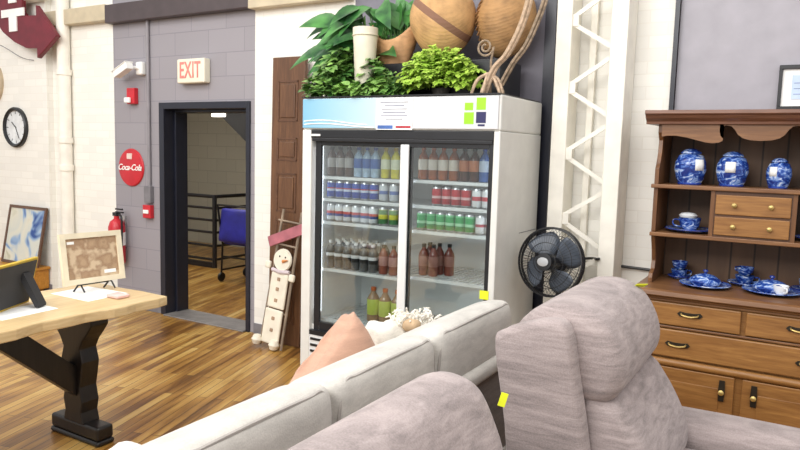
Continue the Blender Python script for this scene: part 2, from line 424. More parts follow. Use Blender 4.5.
mr = s.n('ShaderNodeMapRange'); s.l(sp.outputs['X'], mr.inputs[0]); mr.inputs[1].default_value = -.70; mr.inputs[2].default_value = .70
s.l(s.ramp(mr.outputs[0], [(0, '7DB4D2'), (.15, '97C2D8'), (.40, 'BCD4E0'), (.46, 'D3D5D8'), (1, 'D2D3D6')]), s.b.inputs['Base Color'])
b = bm_new(); box(b, FX0+.006, FX1-.014, FY0-.008, FY0+.002, 1.735, FH-.008); hd = obj('header_panel', b, s.m, fr, bevel=.003)
b = bm_new()
for z, x1, a in ((1.752, -2.31, .012), (1.772, -2.36, .014)):
    tube(b, [(FX0+.02+(x1-FX0-.02)*t/14, FY0-.009, z+a*math.sin(t/14*PI*1.3+.5)) for t in range(15)], .0035, 5)
obj('wave_line', b, PAPER, hd, smooth=True, label='white wavy line on blue header')
b = bm_new(); box(b, FX0+.0, FX1-.008, FY0-.012, FY1-.02, FH, FH+.006); obj('top_trim', b, BLACKPL, fr)
lg = plain('lime_print', '97D81F', .4, var=.02); nv = plain('navy_print', '252457', .4, var=.02)
b = bm_new()
for x0, x1, z0, z1 in ((-1.695, -1.643, 1.842, 1.884), (-1.697, -1.637, 1.764, 1.830), (-1.622, -1.565, 1.844, 1.912)): box(b, x0, x1, FY0-.0095, FY0-.008, z0, z1)
lo = obj('logo_square', b, lg, hd, label='three lime green logo squares')
b = bm_new(); box(b, -1.622, -1.562, FY0-.0095, FY0-.008, 1.770, 1.832); box(b, -1.610, -1.568, FY0-.0095, FY0-.008, 1.752, 1.763)
obj('logo_square', b, nv, hd, label='navy blue logo square')
b = bm_new(); box(b, FX0+.075, FX1-.04, FY0-.004, FY0+.05, 1.672, 1.724); box(b, FX0+.085, FX1-.045, FY0-.006, FY0+.01, 1.650, 1.672)
obj('door_track', b, BLACKPL, fr, bevel=.003)
b = bm_new(); box(b, FX0+.075, FX1-.04, FY0, FY0+.05, .355, .385); obj('bottom_rail', b, BLACKPL, fr)
GL = glass('fridge_glass', 'F2F6F6', .05)
def fdoor(x0, x1, y, wl, wr, label):
    b = bm_new(); z0, z1 = .374, 1.674
    box(b, x0, x0+wl, y, y+.022, z0, z1); box(b, x1-wr, x1, y, y+.022, z0, z1)
    box(b, x0+wl, x1-wr, y, y+.022, z0, z0+.07); box(b, x0+wl, x1-wr, y, y+.022, z1-.05, z1)
    d = obj('sliding_door', b, BLACKPL, fr, bevel=.003, label=label)
    b = bm_new(); box(b, x0+wl, x1-wr, y+.008, y+.014, z0+.07, z1-.05); obj('glass_pane', b, GL, d); return d
fdoor(-2.785, -2.052, FY0+.028, .045, .074, 'left sliding glass door in black frame')
d2 = fdoor(-2.112, -1.512, FY0+.002, .004, .026, 'right sliding glass door in front')
b = bm_new(); box(b, -2.112, -2.055, FY0-.012, FY0+.002, .40, 1.64); obj('door_handle', b, WHITE_METAL, d2, bevel=.004, label='long white pull strip')
b = bm_new(); box(b, FX0, FX1, FY0+.004, FY0+.03, .10, .355)
obj('kick_panel', b, WHITE_METAL, fr, bevel=.004)
for k in range(4):
    b = bm_new(); box(b, FX0+.085, FX0+.62, FY0-.001, FY0+.006, .318-.042*k, .334-.042*k); obj('vent_slot', b, BLACK, fr)
for x in (FX0+.08, FX1-.08):
    for y in (FY0+.08, FY1-.08):
        b = bm_new(); lathe(b, [(0, 0), (.03, 0), (.03, .03), (.018, .04), (.018, .1), (0, .1)], 12, (x, y, 0)); obj('foot', b, BLACKPL, fr, smooth=True)
b = bm_new(); box(b, FX0+.085, FX0+.155, FY0-.014, FY0-.004, 1.684, 1.697); obj('lock', b, WHITE_METAL, fr, label='small white badge at door corner')
LAMP = emit('fridge_tube_lamp', 'F4F8FF', 3.2)
for x in (FX0+.10, FX1-.07, -2.085):
    b = bm_new(); tube(b, [(x, FY0+.085, .5), (x, FY0+.085, 1.62)], .009, 8); obj('tube_lamp', b, LAMP, fr)
SH = {'L': [.459, .803, 1.122, 1.276, 1.424], 'R': [.459, .825, 1.118, 1.275, 1.430]}
for side, (x0, x1) in (('L', (-2.79, -2.10)), ('R', (-2.075, -1.525))):
    for z in SH[side]:
        b = bm_new(); box(b, x0, x1, FY0+.095, FY0+.105, z-.022, z-.002)
        for k in range(15):
            xx = x0+.01+(x1-x0-.02)*k/14; box(b, xx-.005, xx+.005, FY0+.105, FY1-.065, z-.008, z-.002)
        box(b, x0, x1, FY1-.08, FY1-.068, z-.02, z-.002); box(b, x0, x1, 3.9, 3.91, z-.012, z-.008)
        obj('shelf', b, WHITE_METAL, fr)
b = bm_new(); box(b, FX1, FX1+.002, FY0+.36, FY1-.02, 1.12, 1.124); obj('side_seam', b, GREYPL, fr)
b = bm_new(); box(b, -1.56, -1.505, FY0-.0035, FY0-.001, .765, .815); tg = obj('price_tag', b, YELLOW_TAG, fr, label='bright yellow tag at the lower right door corner')
# notice on the header
b = bm_new(); box(b, -2.292, -2.035, FY0-.0125, FY0-.0085, 1.728, 1.918)
nt = tag(obj('paper_notice', b, PAPER), 'white printed paper notice taped to the fridge header', 'notice')
b = bm_new()
for k, (w_, z) in enumerate(((.20, 1.893), (.14, 1.872), (.18, 1.852), (.16, 1.832), (.19, 1.812), (.12, 1.792))):
    box(b, -2.163-w_/2, -2.163+w_/2, FY0-.0132, FY0-.0125, z-.003, z+.003)
obj('print_line', b, plain('grey_ink', '7F8494', .8), nt)
b = bm_new(); box(b, -2.28, -2.17, FY0-.0132, FY0-.0125, 1.733, 1.755); obj('print_block', b, plain('blue_ink', '4D6FB0', .8), nt)
b = bm_new(); box(b, -2.15, -2.045, FY0-.0132, FY0-.0125, 1.738, 1.752); obj('print_block', b, plain('red_ink', 'B03A46', .8), nt)

# drinks
def bottle(name, label, group, body, wrap, capm, h=.195, r=.032, wz=(.30, .62)):
    b = bm_new(); lathe(b, [(0, 0), (r*.8, .0), (r, .008), (r, h*.62), (r*.92, h*.70), (r*.45, h*.84), (r*.36, h*.88), (r*.36, h*.93), (0, h*.93)], 14)
    o = tag(obj(name, b, body, smooth=True), label, 'bottle', group)
    b = bm_new(); lathe(b, [(r*1.012, h*wz[0]), (r*1.03, h*wz[0]+.001), (r*1.03, h*wz[1]-.001), (r*1.012, h*wz[1])], 14); obj('wrap_label', b, wrap, o, world=False, smooth=True)
    b = bm_new(); lathe(b, [(0, h*.90), (r*.43, h*.90), (r*.43, h*.995), (r*.38, h), (0, h)], 12); obj('cap', b, capm, o, world=False, smooth=True); return o
def can(name, label, group, mat, h=.115, r=.0315):
    b = bm_new(); lathe(b, [(0, .003), (r*.7, 0), (r*.8, .001), (r, .010), (r, h-.012), (r*.88, h-.001), (r*.82, h), (r*.80, h-.005), (0, h-.005)], 16)
    for f in b.faces:
        zs = [v.co.z for v in f.verts]
        f.material_index = 1 if max(zs) > h-.0115 and min(zs) > h-.014 or max(zs) < .011 else 0
    return tag(obj(name, b, [mat, SILVER], smooth=True), label, 'can', group)
def row(o, xs, y, z, jit=.004):
    place(o, (xs[0], y, z+.0002))
    for x in xs[1:]:
        c = copy_tree(o); place(c, (x, y+random.uniform(-jit, jit), z+.0002), (0, 0, random.uniform(-.5, .5)))
def xs(x0, x1, n): return [x0+(x1-x0)*i/(n-1) for i in range(n)]
LIQ = lambda n, c: plain(n, c, .15, var=.12, scale=20)
CAPW = plain('white_cap', 'E8E8E8', .4); CAPB = plain('blue_cap', '2B4FA8', .4); CAPO = plain('orange_cap', 'C8642E', .4); CAPK = plain('black_cap', '202022', .4)
YF = FY0+.145; z1, z1r = SH['L'][4], SH['R'][4]
row(bottle('juice_bottle', 'dark juice bottle with a grey label, top left of the fridge', 'dark bottles at the left end of the top fridge shelf', LIQ('dark_juice', '55423C'), plain('grey_wrap', 'A9A5A2'), CAPK), xs(-2.735, -2.595, 3), YF, z1)
row(bottle('water_bottle', 'pale bottle with a blue label, upper shelf behind the left door', 'blue labelled bottles behind the left fridge door', LIQ('pale_blue_water', '9FB6CC'), plain('blue_wrap', '335FA8'), CAPB), xs(-2.52, -2.385, 3), YF, z1)
row(bottle('soda_bottle', 'yellow soda bottle with a pale label, upper shelf behind the left door', 'yellow bottles on the top fridge shelf', LIQ('yellow_soda', 'C9C03E'), plain('pale_wrap', 'D9DCC0'), plain('yellow_cap', 'D4B52C')), xs(-2.31, -2.155, 3), YF, z1)
row(bottle('tea_bottle', 'brown tea bottle with a white label, top shelf behind the right door', 'brown tea bottles on the top fridge shelf', LIQ('brown_tea', '96532F'), plain('cream_wrap', 'D8CEC2'), CAPO, h=.2), xs(-2.035, -1.825, 4), YF, z1r)
row(bottle('cola_bottle', 'dark brown cola bottle with an orange label, top shelf behind the right door', 'dark bottles in the middle of the right top shelf', LIQ('dark_cola', '4A2A20'), plain('orange_wrap', 'B9714A'), CAPK, h=.2), [-1.755, -1.69], YF, z1r)
row(bottle('sports_bottle', 'blue sports drink bottle, right end of the top fridge shelf', 'blue bottles at the right end of the top fridge shelf', LIQ('blue_drink', '3C5C98'), plain('light_wrap', 'B9C4D6'), CAPB, h=.2), [-1.625, -1.562], YF, z1r)
z2, z2r = SH['L'][3], SH['R'][3]
row(can('soda_can', 'blue soda can, second shelf behind the left fridge door', 'blue cans on the second fridge shelf', bands('blue_can_print', [(0, '1F3E9C'), (.42, 'C8D2E8'), (.55, 'B3303A'), (.62, '2446AA')], 0, .115)), xs(-2.735, -2.395, 6), YF, z2)
row(can('soda_can', 'silver soda can, second shelf behind the left fridge door', 'silver cans on the second fridge shelf', bands('silver_can_print', [(0, 'BFC3C9'), (.4, '5A6FA8'), (.6, 'D5D7DB')], 0, .115)), xs(-2.32, -2.165, 3), YF, z2)
z3, z3r = SH['L'][2], SH['R'][2]
row(can('soda_can', 'white soda can with a red and blue badge, third fridge shelf', 'white cans on the third fridge shelf', bands('white_can_print', [(0, 'D9DCE2'), (.3, '44599C'), (.45, 'C8525A'), (.6, 'E6E8EC')], 0, .115)), xs(-2.735, -2.395, 6), YF, z3)
row(can('soda_can', 'yellow and green soda can, third shelf behind the left door', 'yellow green cans on the third fridge shelf', bands('lemon_can_print', [(0, '3E7A48'), (.35, 'D2CF4A'), (.6, '5D8C4A'), (.85, 'D8D9A0')], 0, .115)), xs(-2.32, -2.165, 3), YF, z3)
row(can('soda_can', 'red soda can, second shelf behind the right fridge door', 'red cans on the second fridge shelf', bands('red_can_print', [(0, 'A81E2A'), (.38, 'E0B8B8'), (.52, 'B8242F')], 0, .115)), xs(-1.935, -1.735, 4), YF, z2r)
row(can('soda_can', 'white and red soda can, right end of the second fridge shelf', 'white and red cans at the right end of the second shelf', bands('white_red_can_print', [(0, 'DADADC'), (.38, 'C04550'), (.6, 'E4E4E6')], 0, .115)), [-1.665, -1.598], YF, z2r)
row(can('soda_can', 'dark brown can, left end of the second shelf behind the right door', 'dark cans at the left of the right second shelf', bands('dark_can_print', [(0, '2E2A2C'), (.4, '6C5048'), (.6, '332E30')], 0, .115)), [-2.025, -1.955], YF+.18, z2r)
row(can('soda_can', 'green soda can, third shelf behind the right fridge door', 'green cans on the third fridge shelf', bands('green_can_print', [(0, '1F8A45'), (.35, 'A8DCB0'), (.5, '2AA152'), (.8, '79C98E')], 0, .115)), xs(-2.035, -1.705, 6), YF, z3r)
row(can('soda_can', 'white cola can, right end of the third fridge shelf', 'white cans at the right end of the third shelf', bands('white_cola_can_print', [(0, 'DCDCDE'), (.4, 'B24650'), (.55, 'E8E8EA')], 0, .115)), [-1.635, -1.567], YF, z3r)
z4, z4r = SH['L'][1], SH['R'][1]
wb = bottle('water_bottle', 'small dark bottle with white bands, packed on the fourth fridge shelf', 'dark white-banded bottles on the fourth fridge shelf', LIQ('smoky_drink', '5E5F60'), bands('striped_wrap', [(0, '2A2B2D'), (.45, 'DADADA'), (.75, '3A3B3D')], .05, .12), CAPW, h=.185)
place(wb, (-2.735, YF, z4+.0002))
for j in range(3):
    for k in range(6):
        if j == k == 0: continue
        c = copy_tree(wb); place(c, (-2.735+.0685*k, YF+.075*j, z4+.0002))
row(bottle('juice_bottle', 'reddish brown juice bottle, right end of the left fourth shelf', 'reddish bottles at the right end of the left fourth shelf', LIQ('red_tea', '8A4A3C'), plain('rose_wrap', 'B98A80'), CAPK, h=.19), [-2.31, -2.235, -2.165], YF, z4)
row(bottle('juice_bottle', 'reddish brown juice bottle on the fourth shelf behind the white handle', 'reddish bottles at the left of the right fourth shelf', LIQ('red_tea_dark', '7C4238'), plain('brown_wrap', '9A6A5E'), CAPK, h=.2), [-2.03, -1.96], YF+.03, z4r)
for x, y in ((-2.03, YF+.11), (-1.96, YF+.11), (-1.89, YF+.11)):
    c = copy_tree([o for o in COL.objects if o.name.startswith('juice_bottle') and o.get('group') == 'reddish bottles at the left of the right fourth shelf'][0]); place(c, (x, y, z4r+.0002))
row(bottle('tea_bottle', 'large bottle with a yellow green label on the lowest fridge shelf', 'yellow labelled bottles on the lowest fridge shelf', LIQ('amber_tea', '9A7A5A'), plain('lime_wrap', 'C6D25A'), CAPO, h=.235, r=.042, wz=(.22, .66)), [-2.42, -2.325, -2.23], YF+.06, SH['L'][0])

# ------------------------------------------------------------------ things on top of the fridge
FT = FH+.0062
def leaf_faces(bm, base, d, up, L, Wd, droop=.3, fold=.25, n=7, mi=0, tip=1.0):
    """one leaf: midrib along d, bending down by droop, halves folded up"""
    d = V(d).normalized(); up = V(up); side = d.cross(up).normalized(); up = side.cross(d).normalized(); base = V(base)
    mid, Lf, Rt = [], [], []
    for i in range(n+1):
        t = i/n; wd = Wd*math.sin(PI*min(1, t**.75))**.9*(1-.15*t) if 0 < t < 1 else 0
        p = base+d*L*t-V((0, 0, 1))*droop*L*t*t
        mid.append(bm.verts.new(p))
        if wd > 0: Lf.append(bm.verts.new(p+side*wd+up*wd*fold)); Rt.append(bm.verts.new(p-side*wd+up*wd*fold))
        else: Lf.append(mid[-1]); Rt.append(mid[-1])
    for A in (Lf, Rt):
        for i in range(n):
            q = [mid[i], mid[i+1], A[i+1], A[i]]; u = []
            for v in q:
                if v not in u: u.append(v)
            if len(u) >= 3: bm.faces.new(u).material_index = mi
def rnd_dir(a0, a1, e0, e1):
    a = math.radians(random.uniform(a0, a1)); e = math.radians(random.uniform(e0, e1)); return V((math.cos(a)*math.cos(e), math.sin(a)*math.cos(e), math.sin(e)))
BIGLEAF = leafm('glossy_dark_leaf', '1F4D26', '569448', 8); IVYLEAF = leafm('ivy_leaf', '38682E', '94BE60', 9); FERNLEAF = leafm('lime_frond', '94BE3C', 'C9E46A', 14); STEM = plain('green_stem', '48702F', .5)
# large leafy plant
pl = thing('leafy_plant', 'large glossy dark green leafy plant behind the tall white vase', 'plant', (-2.62, 4.02, FT))
b = bm_new(); lathe(b, [(0, 0), (.085, 0), (.115, .17), (.12, .18), (.11, .185), (.10, .16), (0, .16)], 24, (-2.62, 4.02, FT)); obj('pot', b, plain('brown_pot', '5C4436', .6), pl, smooth=True)
bl, bs = bm_new(), bm_new()
for k in range(105):
    d = rnd_dir(150, 395, 5, 78); root = V((-2.62+random.uniform(-.05, .05), 4.0+random.uniform(-.05, .05), FT+.16))
    sl = random.uniform(.14, .44); tipp = root+V((d.x*sl*.75, d.y*sl*.5, abs(d.z)*sl+.06))
    tube(bs, [root, root.lerp(tipp, .5)+V((0, 0, .03)), tipp], .004, 5)
    ld = V((d.x*1.2+random.uniform(-.25, .25), d.y*.8-.25, random.uniform(-.2, .35)))
    if tipp.x > -2.54 and (tipp.z < 2.50 or ld.y < -.1): continue
    e_ = tipp+ld.normalized()*.25
    if -2.70 < e_.x < -2.36 and e_.y < 3.98: continue
    leaf_faces(bl, tipp, ld, (random.uniform(-.3, .5), -.9, .55), random.uniform(.20, .32), random.uniform(.050, .080), random.uniform(.2, .75))
obj('foliage', bl, BIGLEAF, pl, smooth='all'); obj('stem', bs, STEM, pl, smooth=True)
# tall vase
b = bm_new(); lathe(b, [(0, 0), (.062, 0), (.066, .01), (.085, .35), (.092, .42), (.092, .455), (.084, .455), (.08, .40), (.05, .05), (0, .04)], 28)
va = tag(obj('vase', b, plain('cream_ceramic', 'DDD5C3', .5, var=.04), smooth=True), 'tall cream ceramic vase among the plants on the fridge', 'vase'); place(va, (-2.535, 3.78, FT)); va.scale = (.9, .9, 1)
b = bm_new(); tube(b, [(.094*math.cos(t/28*2*PI), .094*math.sin(t/28*2*PI), .405) for t in range(28)], .004, 6, True); obj('rim_band', b, plain('cream_band', 'D2C8B4', .5), va, world=False, smooth=True)
# ivy
iv = thing('trailing_ivy', 'low trailing ivy with small leaves at the left front of the fridge top', 'plant', (-2.62, 3.70, FT))
b = bm_new(); lathe(b, [(0, 0), (.05, 0), (.065, .085), (.06, .085), (.055, .07), (0, .07)], 20, (-2.70, 3.90, FT)); obj('pot', b, plain('terracotta_pot', '8A5A44', .7), iv, smooth=True)
bl, bs = bm_new(), bm_new()
for k in range(70):
    x0 = -2.70+random.uniform(-.03, .03); y0 = 3.90; x1 = random.uniform(-2.86, -2.20); y1 = random.uniform(3.60, 3.80)
    zt = FT+random.uniform(.06, .27)*(1 if x1 < -2.64 else (.28 if x1 < -2.42 else .75))
    pts = spline([(x0, y0, FT+.08), ((x0*.6+x1*.4), y0*.6+y1*.4, zt+.05), (x1, y1, max(FT+.02, zt-.08)), (x1+random.uniform(-.05, .05), y1-.02, FT+random.uniform(.012, .06))], 6, False)
    tube(bs, pts, .0025, 4)
    for p in pts[2:]:
        for q in range(2):
            leaf_faces(bl, p+V((random.uniform(-.025, .025), random.uniform(-.02, .01), random.uniform(0, .02))), rnd_dir(180, 360, -25, 35), (random.uniform(-.3, .3), -.5, 1), random.uniform(.04, .075), random.uniform(.018, .032), .25, .15, 5)
obj('foliage', bl, IVYLEAF, iv, smooth='all'); obj('stem', bs, STEM, iv)
# fern
fe = thing('lime_fern', 'bright lime green feathery fern at the middle front of the fridge top', 'plant', (-2.0, 3.82, FT))
b = bm_new(); lathe(b, [(0, 0), (.05, 0), (.06, .06), (.055, .06), (.05, .05), (0, .05)], 20, (-2.0, 3.84, FT)); obj('pot', b, plain('grey_pot', '5A5650', .7), fe, smooth=True)
bl = bm_new()
for k in range(300):
    a = random.uniform(0, 2*PI); e = random.uniform(0, 1); c_ = V((math.cos(a)*math.sqrt(1-e*e), math.sin(a)*math.sqrt(1-e*e), e))
    root = V((-1.985, 3.79, FT+.045))+V((c_.x*.205, c_.y*.12, c_.z*.20))*random.uniform(.55, 1.0)
    dd = (V((c_.x*.8, c_.y*.5, c_.z*.6+.25))+V((random.uniform(-.5, .5), random.uniform(-.4, .3), random.uniform(-.3, .5)))).normalized(); L_ = random.uniform(.06, .13)
    pts = spline([root, root+dd*L_*.6+V((0, 0, .012)), root+dd*L_-V((0, 0, .015))], 5, False)
    for p_ in pts: p_.z = max(p_.z, FT+.012)
    tube(bl, pts, .002, 4)
    for i in range(1, len(pts)):
        d1 = (pts[i]-pts[i-1]).normalized(); sd = d1.cross(V((0, -.4, 1))).normalized(); Ls = .040*(1-.4*i/len(pts))
        for sg in (-1, 1): leaf_faces(bl, pts[i], sd*sg+d1*.6+V((0, 0, random.uniform(-.3, .3))), (0, -.5, 1), Ls*random.uniform(.8, 1.3), Ls*.42, .2, .15, 3)
obj('foliage', bl, FERNLEAF, fe, smooth='all')
# riser box and baskets
b = bm_new(); box(b, -2.49, -1.62, 3.88, 4.22, FT, FT+.235); tag(obj('riser_box', b, BLACKPL, bevel=.006), 'dark box under the round baskets behind the fern', 'box')
def bowl(prof, mat, rimr):
    b = bm_new(); lathe(b, prof, 40); return b
RZ = FT+.2352
# half moon basket with a dipped rim
b = bm_new(); seg, nr = 40, 8; rings = []
for j in range(nr+1):
    t = j/nr; ring = []
    for k in range(seg):
        a = 2*PI*k/seg; hh = .155+.125*abs(math.cos(a))**2.2
        rad = .10+.075*math.sin(t*PI*.55)
        ring.append(b.verts.new((rad*math.cos(a)*1.0, rad*math.sin(a)*.55, t*hh)))
    rings.append(ring)
for A, B in zip(rings, rings[1:]):
    for k in range(seg): b.faces.new((A[k], A[(k+1) % seg], B[(k+1) % seg], B[k]))
b.faces.new(rings[0][::-1])
hm = tag(obj('basket', b, wicker('tan_wicker', 'C79A6E', '9A7048', 40), smooth=True), 'tan half-moon basket with a dipped rim right of the white vase', 'basket')
place(hm, (-2.43, 3.98, RZ)); so = hm.modifiers.new('thick', 'SOLIDIFY'); so.thickness = .008
# plant growing in it
p2 = thing('leafy_plant', 'dark green long-leaved plant growing out of the half-moon basket', 'plant', (-2.415, 4.0, RZ+.012))
bl, bs = bm_new(), bm_new()
for k in range(34):
    d = rnd_dir(10, 190, 45, 85); root = V((-2.415+random.uniform(-.06, .06), 4.0, RZ+.012)); tipp = root+V((d.x*.16, d.y*.08, .17+random.uniform(0, .12)))
    tube(bs, [root, tipp], .003, 5)
    leaf_faces(bl, tipp, (d.x*1.1, d.y*.6-.1, random.uniform(.3, .9)), (0, -.6, 1), random.uniform(.18, .28), random.uniform(.036, .056), random.uniform(.1, .5))
obj('foliage', bl, BIGLEAF, p2, smooth='all'); obj('stem', bs, STEM, p2)
def round_basket(R, H, mat, name, label, loc, rot=(0, 0, 0)):
    prof = [(0, 0)]
    for i in range(1, 17):
        t = i/16; prof.append((R*math.sin(min(PI*.97, .32+t*2.05))*(1 if i > 1 else .8), H*t))
    n = len(prof)
    prof += [(p[0]-.012, p[1]) for p in prof[::-1][:n-2]]+[(0, .014)]
    b = bm_new(); lathe(b, prof, 44); o = tag(obj('basket', b, mat, smooth=True), label, 'basket')
    b = bm_new(); r_ = prof[n-1][0]-.004
    tube(b, [(r_*math.cos(2*PI*k/40), r_*math.sin(2*PI*k/40), H+.004) for k in range(40)], .011, 8, True); obj('rim', b, wicker('rim_'+name, '9A6E48', '6E4A30', 90), o, world=False, smooth=True)
    return place(o, loc, rot)
round_basket(.215, .44, wicker('striped_wicker', 'C39A6A', 'A37E52', 44, (.625, .78, .2)), 'a', 'large round tan basket with a dark diagonal stripe above the fern', (-2.06, 3.96, RZ+.016), (math.radians(-5), math.radians(-3), 0))
ob = round_basket(.19, .42, wicker('coiled_wicker', 'A98256', '7C5C3C', 40), 'b', 'second large round basket with ribbed coil, right of the striped one', (-1.735, 4.125, RZ+.026), (0, math.radians(8), 0))
b = bm_new()
for k in range(12):
    zz = .05+.030*k; rr = .19*math.sin(min(PI*.97, .32+zz/.42*2.05))+.004; a = math.radians(222)
    tube(b, [(rr*math.cos(a+q*.06), rr*math.sin(a+q*.06), zz+.006*q) for q in range(-2, 3)], .006, 6)
obj('coil_seam', b, wicker('seam_cane', 'A07850', '7A5638', 90), ob, world=False, smooth=True)
# wicker branch sculpture
CANE = plain('grey_brown_cane', '8E7C68', .7, var=.2, scale=40); CANE2 = plain('pale_cane', 'B59D84', .7, var=.15, scale=40)
wk = thing('wicker_branch', 'curved wicker branch with a spiral curl and a root-like base on the fridge top', 'ornament', (-1.60, 3.74, FT))
y = 3.72
def px_(pts): return spline(pts, 6, False)
b = bm_new()
for dx, dy in ((0, 0), (.014, .012), (-.012, .016)):
    tube(b, px_([(-1.66+dx, y+dy, FT+.012), (-1.60+dx, y+dy, 2.09), (-1.525+dx, y+dy, 2.17), (-1.455+dx, y+dy, 2.30), (-1.415+dx, y+dy, 2.42), (-1.39+dx, y+dy, 2.56)]), .011, 7)
obj('branch', b, CANE2, wk, smooth=True)
b = bm_new()
for dx, dy in ((.075, 0), (.088, .014), (.066, .02)):
    tube(b, px_([(-1.64+dx, y+dy+.02, FT+.06), (-1.56+dx, y+dy, 2.12), (-1.49+dx, y+dy, 2.21), (-1.43+dx, y+dy, 2.34), (-1.39+dx, y+dy, 2.46), (-1.375+dx, y+dy, 2.60)]), .009, 7)
obj('branch', b, CANE, wk, smooth=True)
b = bm_new(); c = V((-1.655, y, 2.215)); pts = []
for k in range(34):
    a = k/33*2.3*2*PI*.78+1.2; rr = .012+.042*k/33; pts.append(c+V((rr*math.cos(a), 0, rr*math.sin(a))))
pts += [V((-1.62, y+.01, 2.12)), V((-1.61, y+.02, FT+.10))]
tube(b, px_(pts), .0065, 6); obj('curl', b, CANE, wk, smooth=True)
b = bm_new()
for k in range(12):
    a = random.uniform(0, 2*PI); q = V((-1.64, y+.02, FT+.10)); e = q+V((.10*math.cos(a), .06*math.sin(a), -.088))
    tube(b, px_([q+V((0, 0, .03)), q.lerp(e, .5)+V((.02*math.cos(a*3), 0, .035)), e]), [.010]*6+[.009]*6+[.005], 6)
obj('root', b, CANE2, wk, smooth=True)

# ------------------------------------------------------------------ hutch
HX = -.21; hx0, hx1 = -.745, .325
hu = thing('hutch', 'brown oak hutch dresser with shelves of blue and white china', 'cabinet', (HX, 4.05, 0))
DY0, DY1 = 3.80, 4.34
b = bm_new(); box(b, hx0+.03, hx1-.03, DY0+.02, DY1, .07, .855); box(b, hx0+.05, hx1-.05, DY0+.05, DY1-.02, 0, .07); obj('base_cabinet', b, OAK_FRONT, hu, bevel=.004)
b = bm_new(); prism(b, [(DY0-.035, .875), (DY0-.03, .898), (DY0-.015, .905), (DY1, .905), (DY1, .855), (DY0-.005, .855), (DY0-.01, .868)], hx0-.01, hx1+.01, 'X'); obj('counter_top', b, OAK_X, hu, bevel=.003)
b = bm_new(); tube(b, [(hx0+.02, DY0+.012, .512), (hx1-.02, DY0+.012, .512)], .022, 10); obj('waist_moulding', b, OAK_FRONT, hu, smooth=True)
b = bm_new(); box(b, hx0+.03, hx1-.03, DY0+.0, DY0+.02, .700, .712); box(b, hx0+.03, hx1-.03, DY0+.005, DY0+.02, .84, .855); obj('drawer_rail', b, OAK_X, hu, bevel=.003)
DARKBR = plain('blackened_brass', '39332B', .4, .5)
def hpull(p, x, z, horiz=True):
    b = bm_new()
    if horiz: prism(b, [(x-.062, z), (x-.05, z+.013), (x-.02, z+.008), (x+.02, z+.008), (x+.05, z+.013), (x+.062, z), (x+.05, z-.013), (x-.05, z-.013)], DY0-.012, DY0-.007, 'Y')
    else: prism(b, [(x-.013, z-.055), (x-.016, z), (x-.013, z+.055), (x+.013, z+.055), (x+.016, z), (x+.013, z-.055)], DY0-.012, DY0-.007, 'Y')
    h = obj('handle', b, DARKBR, p)
    b = bm_new()
    if horiz: tube(b, px_([(x-.042, DY0-.012, z+.002), (x-.036, DY0-.03, z-.002), (x, DY0-.034, z-.007), (x+.036, DY0-.03, z-.002), (x+.042, DY0-.012, z+.002)]), .0042, 6)
    else:
        lathe(b, [(0, 0), (.007, .001), (.006, .012), (.013, .016), (.014, .024), (.008, .029), (0, .03)], 12, mat=T(x, DY0-.012, z-.004) @ Rx(90))
    obj('bail', b, BRASS, h, smooth=True, label='bright brass pull')
for x0, x1 in ((hx0+.045, HX-.012), (HX+.012, hx1-.045)):
    b = bm_new(); box(b, x0, x1, DY0-.006, DY0+.02, .718, .838); d = obj('drawer', b, OAK_FRONT, hu, bevel=.006); hpull(d, (x0+x1)/2+(.0 if x1 < HX else 0), .787)
b = bm_new(); box(b, hx0+.045, hx1-.045, DY0-.006, DY0+.02, .545, .694); d = obj('drawer', b, OAK_FRONT, hu, bevel=.006)
hpull(d, -.512, .620); hpull(d, .092, .620)
for x0, x1, hxp in ((hx0+.045, HX-.018, -.284), (HX+.018, hx1-.045, -.136)):
    b = bm_new(); box(b, x0, x1, DY0-.002, DY0+.02, .10, .488); d = obj('cabinet_door', b, OAK_FRONT, hu, bevel=.004)
    b = bm_new(); box(b, x0+.07, x1-.07, DY0-.0065, DY0-.001, .17, .42); obj('raised_panel', b, OAK_FRONT, d, bevel=.004)
    hpull(d, hxp, .412, False)
UY0, UY1 = 3.97, 4.335
def side_prof():
    return [(UY1, .905), (UY1, 1.80), (UY0+.02, 1.80), (UY0+.02, 1.74), (UY0+.06, 1.70), (UY0+.05, 1.63), (UY0+.02, 1.57), (UY0, 1.545), (UY0, 1.20), (UY0+.015, 1.15), (UY0+.05, 1.09), (UY0+.075, 1.02), (UY0+.06, .975), (UY0+.01, .955), (UY0, .93), (UY0, .905)]
for x0, x1 in ((-.715, -.693), (.273, .295)):
    b = bm_new(); prism(b, side_prof(), x0, x1, 'X'); obj('side_panel', b, OAK_Z, hu, bevel=.002)
b = bm_new(); box(b, -.693, .273, UY1-.02, UY1-.005, .905, 1.80)
s = N('plank_backboard').set(.5); v = s.coords((1, 1, .12)); f = s.noise(v, 7, 4, .6, .3)
wv = s.n('ShaderNodeTexWave'); wv.bands_direction = 'X'; wv.inputs['Scale'].default_value = 2.6; s.l(s.coords(), wv.inputs['Vector'])
col = s.ramp(f, [(.3, '523B2A'), (.7, '72543D')]); g = s.ramp(wv.outputs['Fac'], [(0, '2A1C12'), (.035, 'FFFFFF')]); mx = s.n('ShaderNodeMix'); mx.data_type = 'RGBA'; mx.blend_type = 'MULTIPLY'; mx.inputs[0].default_value = .8
s.l(col, mx.inputs[6]); s.l(g, mx.inputs[7]); s.l(mx.outputs[2], s.b.inputs['Base Color']); obj('backboard', b, s.m, hu)
for z in (1.458, 1.192):
    b = bm_new(); box(b, -.728 if z > 1.3 else -.720, .308 if z > 1.3 else .300, UY0-.02, UY0, z-.022, z); box(b, -.693, .273, UY0, UY1-.02, z-.022, z); obj('shelf', b, OAK_X, hu, bevel=.004)
